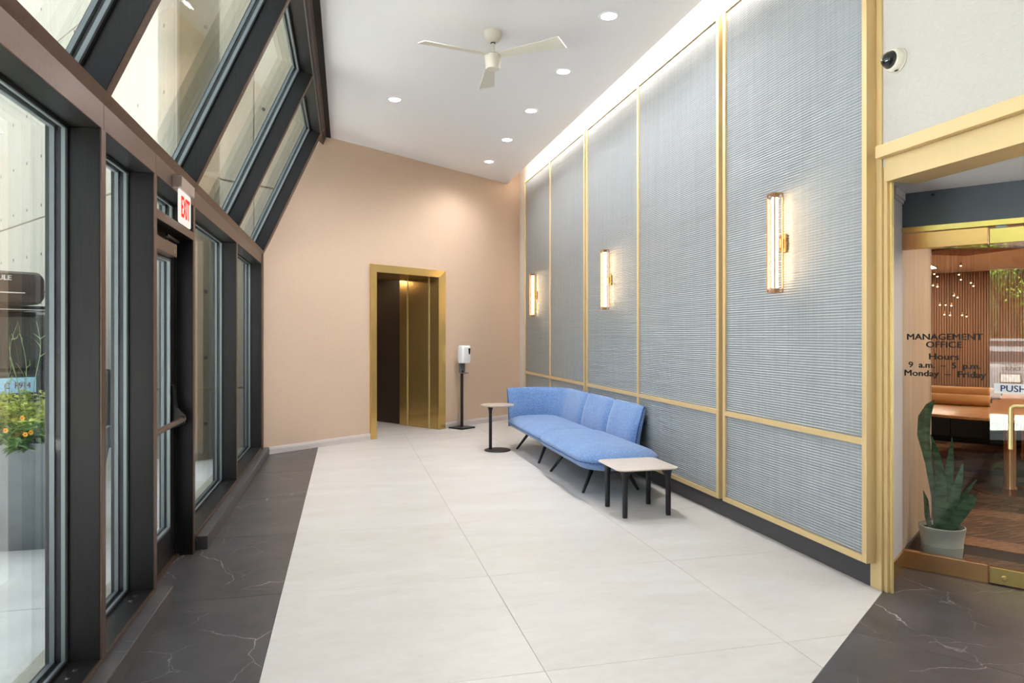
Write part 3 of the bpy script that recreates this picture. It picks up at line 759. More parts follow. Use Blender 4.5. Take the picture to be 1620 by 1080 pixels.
seam(2.03, 2.76, 7.02, 8.72, 0.17, 0.325, s1); seam(1.99, 2.76, 5.52, 7.16, 0.27, 0.336, s2)
# back: plan path from the front of the far arm round the corner and along the wall
path = []
YA, XB, RC = 8.74, 2.765, 0.30
for i in range(9): path.append((2.075 + (XB - RC - 2.075) * i / 8.0, YA, 0, 1))
for i in range(1, 11):
    a = pi / 2 - (pi / 2) * i / 10; path.append((XB - RC + RC * cos(a), YA - RC + RC * sin(a), cos(a), sin(a)))
nst = 44
for i in range(1, nst + 1): path.append((XB, YA - RC - (YA - RC - 6.22) * i / nst, 1, 0))
def back_segment(i0, i1, name):
    sub = path[i0:i1 + 1]; L = len(sub) - 1; rings = []
    d_ends = [0.0]
    for i in range(1, len(sub)): d_ends.append(d_ends[-1] + sqrt((sub[i][0] - sub[i - 1][0]) ** 2 + (sub[i][1] - sub[i - 1][1]) ** 2))
    tot = d_ends[-1]
    for i, (x, y, nx, ny) in enumerate(sub):
        e = min(d_ends[i], tot - d_ends[i]); k = min(1.0, e / 0.10); k = sqrt(max(0.0, 1 - (1 - k) ** 2))
        th = 0.026 + 0.042 * k; topd = 0.016 * (1 - k)
        H0, H1 = 0.255, 0.742 - topd
        pr = []
        ns = 9
        for j in range(ns):                                     # inner side going up, bulged
            t = j / (ns - 1); z = H0 + (H1 - H0) * t
            lean = 0.085 * t ** 1.3; bul = th * (0.55 + 0.45 * sin(pi * min(1, t * 1.05 + 0.02)))
            pr.append((lean - bul, z))
        pr += [(0.085 - th * 0.30, H1 + 0.012), (0.085 + 0.004, H1 + 0.013), (0.085 + 0.016, H1)]
        for j in range(1, ns):
            t = 1 - j / (ns - 1); pr.append((0.085 * t ** 1.3 + 0.016, H0 + (H1 - H0) * t))
        rings.append([(x + nx * o - SO.x, y + ny * o - SO.y, z) for o, z in pr])
    return MB().rings(rings).build(name, 'blue_wool', sofa, smooth=55), rings
iA = 0; iB = next(i for i, p in enumerate(path) if i > 19 and p[1] < 7.80); iC = next(i for i, p in enumerate(path) if i > 19 and p[1] < 7.02)
b1, rg = back_segment(0, iB, 'corner_back'); b2, _ = back_segment(iB, iC, 'back_cushion'); b3, rg3 = back_segment(iC, len(path) - 1, 'back_cushion')
MB().tube(rg[0][:12] , 0.005, 6).build('edge_piping', 'navy_piping', b1, smooth=True)
MB().tube(rg3[-1][:12], 0.004, 6).build('edge_piping', 'navy_piping', b3, smooth=True)
def sleg(xf, yf, xt, yt):
    MB().tube([(xf - SO.x, yf - SO.y, 0), (xf - SO.x + (xt - xf) * 0.05, yf - SO.y + (yt - yf) * 0.05, 0.012), (xt - SO.x - (xt - xf) * 0.12, yt - SO.y - (yt - yf) * 0.12, 0.222), (xt - SO.x + (xt - xf) * 0.25, yt - SO.y + (yt - yf) * 0.25, 0.262)], [0.012, 0.0135, 0.020, 0.022], 10).build('leg', 'black_metal', sofa, smooth=50)
for yf, yt in ((8.44, 8.30), (7.43, 7.55), (6.96, 6.84), (5.94, 6.04)):
    sleg(2.11, yf, 2.26, yt); sleg(2.66, yf, 2.53, yt)
for ya, yb in ((8.27, 7.58), (6.81, 6.07)):
    MB().box(2.30 - SO.x, 2.50 - SO.x, yb - SO.y, ya - SO.y, 0.236, 0.258).build('under_frame', 'black_metal', sofa, bevel=0.004)

# ------------------------------------------------------------------ side tables
rt = empty('round_side_table', (1.85, 8.40, 0), label='small round side table with offset black stem at the far sofa end', cat='side table')
MB().lathe([(0.0, 0), (0.165, 0), (0.167, 0.004), (0.160, 0.013), (0.0, 0.016)], (0, 0, 0), 40).build('base', 'black_metal', rt, smooth=40)
MB().lathe([(0.022, 0.010), (0.020, 0.03), (0.020, 0.46), (0.023, 0.50), (0.034, 0.535), (0.05, 0.556)], (-0.082, 0.045, 0), 18).build('stem', 'black_metal', rt, smooth=50)
MB().lathe([(0.0, 0.556), (0.180, 0.556), (0.205, 0.563), (0.212, 0.570), (0.209, 0.575), (0.0, 0.577)], (0.005, 0.02, 0), 48).build('table_top', 'grey_oak', rt, smooth=40)
st = empty('square_side_table', (2.335, 5.24, 0), label='low square side table with pale oak top and black legs', cat='side table')
tp = []
for ins, z in ((0.05, 0.370), (0.012, 0.376), (0.0, 0.384), (0.002, 0.389), (0.008, 0.391)):
    tp.append([(x, y, z) for x, y in rrect(-0.265 + ins, 0.265 - ins, -0.255 + ins, 0.255 - ins, 0.07 - ins * 0.5, 6)])
MB().rings(tp).build('table_top', 'pale_oak', st, smooth=35)
for sx in (-1, 1):
    for sy in (-1, 1):
        x, y = sx * 0.187, sy * 0.187; rr = []
        for z, w in ((0.0, 0.017), (0.02, 0.018), (0.27, 0.019), (0.32, 0.023), (0.352, 0.034), (0.371, 0.054)):
            k = (w - 0.018) * 0.55
            rr.append([(x - sx * k + px_ * w, y - sy * k + py_ * w, z) for px_, py_ in ((1, 0.6), (0.6, 1), (-0.6, 1), (-1, 0.6), (-1, -0.6), (-0.6, -1), (0.6, -1), (1, -0.6))])
        MB().rings(rr).build('leg', 'black_metal', st, smooth=50)

# ------------------------------------------------------------------ hand sanitiser stand
dp = empty('sanitiser_stand', (1.752, 10.54, 0), math.atan2(U.y, U.x), label='black floor stand with white hand sanitiser dispenser beside the lift', cat='dispenser stand')
MB().box(-0.15, 0.15, -0.145, 0.145, 0.0, 0.022).build('base_plate', 'black_metal', dp, bevel=0.004)
MB().box(-0.0175, 0.0175, -0.0175, 0.0175, 0.02, 0.90).build('pole', 'black_metal', dp, bevel=0.003)
MB().box(-0.05, 0.06, -0.012, 0.018, 0.86, 1.10).build('bracket', 'grey_plastic', dp, bevel=0.003)
MB().box(-0.05, 0.06, -0.09, -0.012, 0.855, 0.868).build('drip_tray', 'grey_plastic', dp, bevel=0.002)
body = MB(); bt = []
for z, w, d in ((1.015, 0.082, 0.05), (1.020, 0.090, 0.058), (1.06, 0.092, 0.066), (1.25, 0.092, 0.066), (1.285, 0.086, 0.056), (1.292, 0.078, 0.046)):
    bt.append([(x + 0.005, y - 0.045, z) for x, y in rrect(-w, w, -d, d, 0.03, 5)])
db = body.rings(bt).build('dispenser', 'white_plastic', dp, smooth=45)
wp = [(0.030, 1.245), (0.072, 1.245), (0.066, 1.17), (0.058, 1.15), (0.044, 1.15), (0.036, 1.17)]
MB().prism([(x, -0.1115, z) for x, z in wp], (0, -0.004, 0)).build('level_window', 'dark_window', db)

# ------------------------------------------------------------------ dome camera
dc = empty('dome_camera', (2.955, 3.158, 2.963), label='white dome security camera on the fabric wall above the office entrance', cat='security camera')
def lath_x(prof, seg=28):
    R = [[(-xx, r * cos(2 * pi * i / seg), r * sin(2 * pi * i / seg)) for i in range(seg)] for r, xx in prof]
    return MB().rings(R)
lath_x([(0.066, 0), (0.067, 0.008), (0.064, 0.012)]).build('base_ring', 'cream_plastic', dc, smooth=40)
lath_x([(0.0635, 0.011), (0.063, 0.024), (0.057, 0.042), (0.049, 0.050), (0.044, 0.052)]).build('housing', 'cream_plastic', dc, smooth=40)
lath_x([(0.046, 0.046)] + [(0.045 * cos(radians(a)), 0.052 + 0.045 * sin(radians(a))) for a in (0, 15, 30, 45, 60, 75, 86)]).build('dome', 'dome_glass', dc, smooth=True)
lath_x([(0.047, 0.049), (0.048, 0.053), (0.0452, 0.056)]).build('dome_ring', 'black_plastic', dc, smooth=50)
for yy in (-0.022, -0.012): MB().box(-0.03, -0.02, yy - 0.003, yy + 0.003, -0.0655, -0.061).build('vent', 'black_plastic', dc)

# ------------------------------------------------------------------ exit sign
ex = empty('exit_sign', (-0.985, 4.49, 2.345), label='lit exit sign on clear plate with brushed housing above the exit door', cat='exit sign')
MB().prism([(0.0, -0.17, -0.037), (0.053, -0.17, -0.032), (0.055, -0.17, 0.030), (0.05, -0.17, 0.036), (0.0, -0.17, 0.037)], (0, 0.342, 0)).build('housing', 'satin_nickel', ex, bevel=0.003)
pl_ = MB(); rp = [(0.028, y, z) for y, z in rrect(-0.155, 0.16, -0.232, -0.034, 0.02, 4)]
plate = pl_.prism(rp, (0.006, 0, 0)).build('plate', 'exit_face', ex)
rp2 = [(0.0355, y, z) for y, z in rrect(-0.120, 0.125, -0.036, -0.026, 0.003, 2)]
text('EXIT', 'lettering', 0.175, 'exit_red', plate, (0.0365, 0.002, -0.19), (0, 1, 0), (0, 0, 1), 0.62, 0.004)

# ------------------------------------------------------------------ office glass front
def onG(a, b, z): return G0 + U * a + V * b + Zv * z
BD = 0.447
def gbox(a0, a1, b0, b1, z0, z1): return MB().obox(onG(a0, b0, z0), U * (a1 - a0), V * (b1 - b0), (0, 0, z1 - z0))
w = empty('window_12'); struct(w, 'fixed office sidelight with opening hours lettering')
gbox(-0.006, 0.006, 0.0, BD - 0.004, 0.106, 1.984).build('pane', 'office_glass', w)
gbox(-0.022, 0.022, 0.0, BD - 0.003, 0.0, 0.107).build('bottom_rail', 'copper_warm_brass', w, bevel=0.002)
gbox(-0.022, 0.022, 0.0, BD - 0.003, 1.984, 2.082).build('top_rail', 'copper_warm_brass', w, bevel=0.002)
for s_, z, sz, sx in (('MANAGEMENT', 1.4225, 0.052, 1.12), ('OFFICE', 1.375, 0.052, 1.12), ('Hours', 1.302, 0.052, 1.2), ('9  a.m.  \u2013  5  p.m.', 1.250, 0.050, 1.06), ('Monday  \u2013  Friday', 1.198, 0.052, 1.12)):
    text(s_, 'lettering', sz, 'black_ink', w, onG(-0.0075, 0.221, z), V, Zv, sx, 0.0017)
struct(gbox(-0.03, 0.03, 0.0, 3.2, 2.086, 2.121).build('trim_14', 'polished_brass', bevel=0.002), 'brass bar above the office doors')
struct(gbox(-0.01, 0.05, -0.05, 3.2, 2.12, 2.34).build('wall_office_header', 'blue_grey_panel'), 'blue grey panel above the office doors')
def vest_light(p, label):
    w_ = empty('vestibule_downlight', p, label=label, cat='downlight', group='downlights in front of the office')
    MB().lathe([(0.06, 0), (0.059, -0.005), (0.045, -0.007)], (0, 0, 0), 24).build('trim_ring', 'white_plastic', w_, smooth=40)
    MB().lathe([(0.044, -0.007), (0.044, -0.002)], (0, 0, 0), 24).build('lens', 'lamp_down', w_)
    spot(w_, (0, 0, -0.015), 22, 140)
vest_light(onG(-0.30, 0.80, 2.335), 'small round downlight in the white ceiling just before the office glass')
vest_light(onG(-0.30, 1.9, 2.335), 'added round downlight before the second office door, outside the view')  # second lamp added out of view to brighten the vestibule
tag(gbox(-0.03, -0.012, 0.16, 0.175, 2.30, 2.312).build('ceiling_sensor', 'black_plastic', bevel=0.002), 'tiny black sensor at the top of the blue grey panel', 'sensor')
dr = empty('door_3'); struct(dr, 'frameless glass office door with brass rails and pull')
b0, b1 = BD + 0.004, BD + 0.96
gbox(-0.006, 0.006, b0, b1, 0.106, 1.99).build('pane', 'office_glass', dr)
r_ = gbox(-0.022, 0.022, b0, b1, 0.006, 0.100).build('bottom_rail', 'polished_brass', dr, bevel=0.002)
gbox(-0.022, 0.022, b0, b1, 1.984, 2.072).build('top_rail', 'polished_brass', dr, bevel=0.002)
gbox(-0.026, 0.018, b0 + 0.028, b0 + 0.082, 2.070, 2.085).build('pivot_cover', 'bead', dr, bevel=0.003)
kc = onG(-0.0225, 0.523, 0.046); R = []
for r, d in ((0.017, 0.0), (0.017, 0.004), (0.014, 0.006), (0.010, 0.006), (0.009, 0.003), (0.0005, 0.003)):
    R.append([kc - U * d + V * (r * cos(2 * pi * i / 20)) + Zv * (r * sin(2 * pi * i / 20)) for i in range(20)])
MB().rings(R).build('lock', 'polished_brass', r_, smooth=40)
hp = [onG(-0.055, 0.553, 0.80), onG(-0.055, 0.553, 1.02), onG(-0.055, 0.556, 1.036), onG(-0.055, 0.566, 1.046), onG(-0.055, 0.58, 1.049), onG(-0.055, 0.90, 1.049)]
pull = MB().tube(hp, 0.0115, 12).build('pull_handle', 'bright_brass', dr, smooth=40)
MB().tube([onG(0.0, 0.553, 0.815), onG(-0.055, 0.553, 0.815)], 0.009, 10).build('standoff', 'bright_brass', pull, smooth=40)
MB().tube([onG(0.0, 0.86, 1.049), onG(-0.055, 0.86, 1.049)], 0.009, 10).build('standoff', 'bright_brass', pull, smooth=40)
sg = gbox(-0.0085, -0.0065, 0.471, 0.655, 1.113, 1.171).build('push_sign', 'sign_white', dr)
text('PUSH', 'lettering', 0.052, 'navy_ink', sg, onG(-0.0095, 0.563, 1.1245), V, Zv, 1.0, 0.0008, depth=0.001)
dr2 = empty('door_4'); struct(dr2, 'second frameless glass office door, right of the frame')
b0, b1 = BD + 0.968, BD + 1.9
gbox(-0.006, 0.006, b0, b1, 0.106, 1.99).build('pane', 'office_glass', dr2)
gbox(-0.022, 0.022, b0, b1, 0.006, 0.100).build('bottom_rail', 'polished_brass', dr2, bevel=0.002)
gbox(-0.022, 0.022, b0, b1, 1.984, 2.072).build('top_rail', 'polished_brass', dr2, bevel=0.002)
struct(gbox(-0.03, 0.1, BD + 1.9, 4.2, 0, 2.4).build('wall_office_front', 'wall_paint'), 'white wall right of the office doors')

# ------------------------------------------------------------------ office interior
fo_ = gbox(0.03, 1.0, -0.1, 4.2, -0.05, -0.004); fo_.obox(onG(1.0, -1.25, -0.05), U * 6.0, V * 5.45, (0, 0, 0.046))
struct(fo_.build('floor_office', 'carpet_base'), 'striped brown carpet of the office')
fo = bpy.context.scene.objects['floor_office']
pm = MB().obox((0, 0, -0.004), U * 0.248, V * 0.998, (0, 0, 0.004)).mesh('plank'); pm.materials.append(M['carpet'])
for i in range(24):
    for j in range(5):
        p = onG(0.035 + 0.25 * i, (-0.06 if i < 4 else -1.2) + 1.0 * j + 0.33 * (i % 3), 0)
        o = bpy.data.objects.new('carpet_plank', pm); COL.objects.link(o); o.location = p; o.parent = fo
co_ = gbox(0.0, 1.0, -0.14, 4.3, 2.34, 2.40); co_.obox(onG(1.0, -1.3, 2.34), U * 6.0, V * 5.6, (0, 0, 0.06))
struct(co_.build('ceiling_office', 'ceiling_paint'), 'office ceiling')
struct(gbox(0.0, 1.0, -0.14, 0.0, 0, 2.34).build('wall_office_side', 'pale_wood_panel'), 'pale wood panelled wall just inside the office glass')
struct(gbox(0.0, 1.0, 0.0, 0.012, 0, 0.10).build('baseboard_office', 'dark_skirting'), 'dark skirting on the pale office wall')
struct(gbox(0.96, 1.0, -1.3, -0.14, 0, 2.34).build('wall_office_return', 'pale_wood_panel'), 'pale return wall behind the office side panel')
struct(gbox(1.0, 1.03, -0.15, 0.004, 0, 2.34).build('trim_15', 'pale_wood_panel', bevel=0.002), 'pale wood end of the office side wall')
struct(gbox(1.0, 7.0, -1.3, -1.25, 0, 2.34).build('wall_office_left', 'slat_wood'), 'wood clad office wall on the left')
struct(gbox(0.0, 7.0, 4.2, 4.3, 0, 2.34).build('wall_office_right', 'wall_paint'), 'white office wall on the right')
bw = gbox(6.62, 6.75, -1.3, 4.3, 0, 2.34).build('wall_office_back', 'dark_skirting'); struct(bw, 'ribbed wood wall at the back of the office')
sl = MB(); yb = -1.24
while yb < 4.2:
    sl.obox(onG(6.585, yb, 0.0), U * 0.035, V * 0.024, (0, 0, 2.34)); yb += 0.031
o = sl.build('wood_slats', 'slat_wood', bw); o['kind'] = 'stuff'
# conference table
ct = empty('conference_table', onG(4.1, 0.30, 0), math.atan2(U.y, U.x), label='long rounded wood conference table inside the office', cat='table')
ring = lambda kx, ky, z: [(1.95 * kx * cos(t) * (abs(cos(t)) ** -0.3 if abs(cos(t)) > 1e-3 else 1), 1.0 * ky * sin(t) * (abs(sin(t)) ** -0.3 if abs(sin(t)) > 1e-3 else 1), z) for t in [2 * pi * i / 48 for i in range(48)]]
MB().rings([ring(0.985, 0.97, 0.715), ring(1, 1, 0.725), ring(1, 1, 0.745), ring(0.995, 0.99, 0.75)]).build('table_top', 'table_wood', ct, smooth=40)
for xx in (-1.15, 1.15):
    MB().lathe([(0.30, 0), (0.30, 0.015), (0.06, 0.03), (0.05, 0.06), (0.05, 0.68), (0.16, 0.715)], (xx, -0.05, 0), 24).build('pedestal', 'copper_warm_brass', ct, smooth=40)
# rolls of kraft paper on the table
for k, (a, b, r, ln, lb) in enumerate(((3.25, -0.20, 0.055, 0.75, 'long kraft paper roll lying on the office table, nearer the glass'), (4.3, -0.22, 0.06, 0.8, 'kraft paper roll lying on the office table, further back'))):
    e = empty('paper_roll', onG(a, b - ln / 2, 0.75 + r), label=lb, cat='paper roll', group='paper rolls on the office table')
    pts = [V * (t * ln) for t in (0, 0.5, 1)]
    MB().tube(pts, r, 18).build('roll', 'kraft', e, smooth=40)
    MB().tube([V * -0.012, V * (ln + 0.012)], r * 0.35, 12).build('core', 'dark_skirting', e, smooth=40)
# black credenza along the back wall, added for a dark band under the table
cz = empty('credenza', onG(6.33, 0.6, 0), math.atan2(U.y, U.x), label='long low black credenza added to give a dark band under the office table', cat='credenza')
MB().box(-0.22, 0.22, -3.2, 1.75, 0.06, 0.70).build('carcass', 'chair_black', cz, bevel=0.004)
MB().box(-0.235, 0.225, -3.22, 1.77, 0.70, 0.725).build('worktop', 'black_plastic', cz, bevel=0.003)
MB().box(-0.19, 0.19, -3.15, 1.7, 0.0, 0.06).build('plinth', 'black_plastic', cz)
for k in range(8):
    dd_ = MB().box(-0.238, -0.22, -3.19 + 0.616 * k, -2.582 + 0.616 * k, 0.075, 0.69).build('cabinet_door', 'chair_black', cz, bevel=0.003)
    MB().box(-0.25, -0.238, -2.66 + 0.616 * k, -2.63 + 0.616 * k, 0.5, 0.62).build('handle', 'black_metal', dd_)
# office chairs by the table
def ochair(a, b, rz, label):
    e = empty('office_chair', onG(a, b, 0), rz, label=label, cat='chair', group='black chairs at the office table')
    MB().rings([[(x, y, z) for x, y in rrect(-0.24 + i_, 0.24 - i_, -0.24 + i_, 0.24 - i_, 0.07, 4)] for i_, z in ((0.02, 0.42), (0, 0.44), (0, 0.48), (0.03, 0.50))]).build('seat', 'chair_black', e, smooth=40)
    MB().rings([[(x, 0.22 + 0.05 * (z - 0.5) + y, z) for x, y in rrect(-w_, w_, -0.025, 0.025, 0.02, 3)] for w_, z in ((0.2, 0.55), (0.23, 0.62), (0.23, 0.85), (0.2, 0.93))]).build('backrest', 'chair_black', e, smooth=40)
    for sx in (-1, 1): MB().tube([(sx * 0.2, 0.2, 0.46), (sx * 0.2, 0.24, 0.7)], 0.014, 8).build('back_post', 'black_metal', e)
    MB().tube([(0, 0, 0.1), (0, 0, 0.43)], 0.03, 12).build('column', 'black_metal', e, smooth=40)
    for i in range(5):
        t = 2 * pi * i / 5; MB().tube([(0, 0, 0.11), (0.28 * cos(t), 0.28 * sin(t), 0.055)], [0.025, 0.015], 8).build('base_arm', 'black_metal', e)
        MB().lathe([(0.02, 0.0), (0.028, 0.01), (0.028, 0.045), (0.02, 0.055)], (0.28 * cos(t), 0.28 * sin(t), 0), 10).build('castor', 'black_plastic', e, smooth=40)
ua = math.atan2(U.y, U.x)
ochair(2.9, -0.85, ua, 'black swivel chair tucked at the far left side of the office table')
ochair(4.4, -0.85, ua, 'black swivel chair at the left side of the office table, further back')
ochair(2.6, 1.45, ua + pi + 0.3, 'black swivel chair at the right side of the office table')
ochair(4.2, 1.45, ua + pi, 'black swivel chair at the right of the office table, further back')
# pin light chandelier
ch = empty('pin_light_chandelier', onG(3.6, -0.05, 2.34), label='cluster of tiny hanging pin lights above the office table', cat='chandelier')
MB().box(-0.35, 0.35, -0.35, 0.35, -0.02, 0).build('ceiling_plate', 'slat_wood', ch, bevel=0.004)
pins = [(1520, 420), (1478, 433), (1483, 437), (1517, 434), (1520, 442), (1476, 451), (1483, 453), (1536, 447), (1540, 452), (1509, 467), (1515, 470), (1487, 482), (1496, 482), (1505, 483), (1494, 497), (1503, 498), (1522, 498), (1529, 500)]
fw = Vector((sin(YAW), cos(YAW), 0)); rt_ = Vector((cos(YAW), -sin(YAW), 0))
rnd = random.Random(3)
for (x, y) in pins:
    # hang each pin light from the ceiling at its own depth over the table
    ray = fw + rt_ * ((x - 810) / 1080.0) + Zv * ((530 - y) / 1080.0)
    al = 3.0 + 1.3 * rnd.random()
    t = (onG(al, 0, 0)).dot(U) / ray.dot(U); p = Vector((0, 0, HC)) + ray * t
    l = p - onG(3.6, -0.05, 2.34)
    wq = MB().tube([l + Zv * 0.02, (l.x, l.y, 0)], 0.0012, 4).build('wire', 'black_metal', ch)
    MB().lathe([(0.007, 0.03), (0.009, 0.0)], tuple(l), 10).build('socket', 'copper_warm_brass', ch)
    MB().lathe([(0.003, -0.008), (0.0085, -0.003), (0.0085, 0.002), (0.005, 0.006)], tuple(l), 10).build('pin_lamp', 'lamp_pin', wq, smooth=True)
# glowing panels added to brighten the office
for k, (a, b, lb) in enumerate(((0.75, 1.1, 'added square light panel in the office right behind the doors'), (2.6, 1.2, 'added square light panel in the office, nearer the glass'), (5.0, 1.2, 'added square light panel in the office, further back'), (5.3, -0.8, 'added square light panel in the office at the left'))):
    e = empty('added_light_panel', onG(a, b, 2.34), ua, label=lb, cat='ceiling light', group='added office light panels')
    MB().box(-0.22, 0.22, -0.22, 0.22, -0.018, 0).build('frame', 'white_plastic', e, bevel=0.003)
    MB().box(-0.2, 0.2, -0.2, 0.2, -0.021, -0.017).build('diffuser', 'lamp_office_fill', e)

# snake plant
pc = onG(0.27, 0.175, 0)
pt = empty('potted_snake_plant', pc, label='snake plant in a pale ribbed plastic pot behind the office sidelight', cat='potted plant')
prof = [(0.098, 0.0), (0.104, 0.004)]
for i in range(12): 
    z = 0.012 + i * 0.009; prof += [(0.106 + 0.022 * z / 0.2, z), (0.1035 + 0.022 * z / 0.2, z + 0.005)]
prof += [(0.128, 0.205), (0.131, 0.215), (0.131, 0.228), (0.124, 0.230), (0.122, 0.20)]
MB().lathe(prof, (0, 0, 0), 36).build('pot', 'pot', pt, smooth=50)
MB().lathe([(0.0, 0.19), (0.122, 0.195), (0.122, 0.2)], (0, 0, 0), 24).build('soil', 'soil', pt)
def blade(name, base, pts, w, tw):
    """pts: offsets (b along glass, a depth, z); w: half widths"""
    rows = []
    for i, ((b, a, z), ww) in enumerate(zip(pts, w)):
        c = V * b + U * a + Zv * z; side = (V * cos(tw) + U * sin(tw)); nn = side.cross(Zv).normalized()
        rows.append([c - side * ww, c - nn * 0.004 - nn * ww * 0.18, c + side * ww, c + nn * 0.004 - nn * ww * 0.18])
    MB().rings(rows).build(name, 'snake_leaf', pt, smooth=60)
blade('leaf', 0, [(-0.03, 0, 0.19), (-0.045, 0, 0.40), (-0.075, 0, 0.62), (-0.105, 0.01, 0.80), (-0.10, 0.02, 0.92), (-0.07, 0.02, 1.0), (-0.045, 0.02, 1.03)], [0.016, 0.014, 0.02, 0.036, 0.036, 0.022, 0.003], 0.2)
blade('leaf', 0, [(0.0, 0.02, 0.19), (-0.005, 0.02, 0.40), (-0.02, 0.03, 0.60), (-0.045, 0.04, 0.72), (-0.07, 0.05, 0.80)], [0.03, 0.034, 0.028, 0.018, 0.003], -0.3)
blade('leaf', 0, [(0.02, 0.0, 0.19), (0.03, 0.0, 0.42), (0.045, 0.0, 0.65), (0.055, 0.0, 0.80)], [0.028, 0.032, 0.022, 0.003], 0.5)
blade('leaf', 0, [(0.03, -0.02, 0.19), (0.06, -0.02, 0.36), (0.095, -0.02, 0.54), (0.115, -0.02, 0.64)], [0.026, 0.032, 0.02, 0.003], 0.1)
blade('leaf', 0, [(0.04, -0.03, 0.19), (0.09, -0.04, 0.30), (0.14, -0.05, 0.39), (0.165, -0.05, 0.44), (0.165, -0.05, 0.46)], [0.02, 0.036, 0.04, 0.026, 0.004], 0.0)
blade('leaf', 0, [(-0.02, 0.03, 0.19), (-0.03, 0.03, 0.34), (-0.05, 0.03, 0.50), (-0.07, 0.03, 0.56)], [0.026, 0.032, 0.02, 0.003], -0.4)
blade('leaf', 0, [(-0.06, -0.02, 0.19), (-0.078, -0.02, 0.28), (-0.085, -0.02, 0.38), (-0.10, -0.02, 0.44)], [0.016, 0.022, 0.018, 0.003], 0.9)
blade('leaf', 0, [(0.02, 0.04, 0.19), (0.07, 0.05, 0.34), (0.13, 0.06, 0.46), (0.18, 0.06, 0.54)], [0.02, 0.022, 0.014, 0.003], -0.1)
blade('leaf', 0, [(0.0, -0.03, 0.19), (0.0, -0.03, 0.36), (0.0, -0.03, 0.52), (-0.005, -0.03, 0.60)], [0.034, 0.036, 0.026, 0.003], 0.15)

# ------------------------------------------------------------------ outdoors: ground and concrete tower
ZG = -0.10
gr = MB().box(-60, -1.36, -60, 40, ZG - 0.3, ZG - 0.012).build('ground', 'pavement_joint'); struct(gr, 'paved forecourt outside the windows')
struct(MB().box(-1.36, -1.19, -3.3, 13, ZG - 0.3, -0.004).build('trim_16', 'concrete'), 'concrete plinth below the glazed wall')
pv = MB().box(0, 1.592, 0, 1.592, -0.02, 0).mesh('slab'); pv.materials.append(M['pavement'])
for i in range(5):
    for j in range(11):
        o = bpy.data.objects.new('paving_slab', pv); COL.objects.link(o); o.parent = gr
        o.location = (-1.37 - 1.6 * (i + 1), -5.2 + 1.6 * j, ZG)
struct(MB().box(-60, -9.4, -60, 40, ZG - 0.012, ZG - 0.004).build('floor_street', 'asphalt'), 'asphalt street beyond the forecourt')
K0 = Vector((-1.98, 8.925, 0))                    # the tower's outer corner
HT = 13.0
lifts = [ZG - 0.05, 0.77, 3.42, 6.15, 8.9, 11.4, HT]
def tower(name, d, inn, L, label, segs):
    core = MB().obox(K0 + inn * 0.03 + Zv * lifts[0], d * L, inn * 0.5, (0, 0, HT - lifts[0])).build(name, 'concrete_joint'); struct(core, label)
    for a, b in zip(lifts[:-1], lifts[1:]):
        for k in range(segs):
            l0, l1 = L * k / segs, L * (k + 1) / segs
            MB().obox(K0 + d * (l0 + (0.0 if k == 0 else 0.006)) + Zv * (a + 0.012), d * (l1 - l0 - 0.012), inn * 0.05, (0, 0, b - a - 0.024)).build('concrete_panel', 'concrete', core, bevel=0.006)
    th = MB(); z = 0.35
    out = -inn
    while z < HT - 0.4:
        t = 0.35
        while t < L:
            c = K0 + d * t + Zv * z + out * 0.001
            R = [[c + out * dd + d * (r * cos(2 * pi * i / 10)) + Zv * (r * sin(2 * pi * i / 10)) for i in range(10)] for r, dd in ((0.026, -0.002), (0.026, 0.0015), (0.001, 0.0015))]
            th.rings(R); t += 0.78
        z += 0.82
    o = th.build('tie_holes', 'tie_hole', core); o['kind'] = 'stuff'
tower('wall_tower_left', N, U, 14.0, 'board marked concrete tower wall seen through the near windows', 5)
struct(MB().obox(K0 + U * 2.0 + N * 0.02 + Zv * 4.95, U * 9.0, N * 0.5, (0, 0, HT - 4.95)).build('wall_tower_shade', 'concrete'), 'unseen upper tower wall added above the lobby to shade the forecourt')  # unseen wall added to keep sun off the forecourt
tower('wall_tower_right', U, N, 2.0, 'concrete tower wall turning away behind the far sloped glazing', 2)

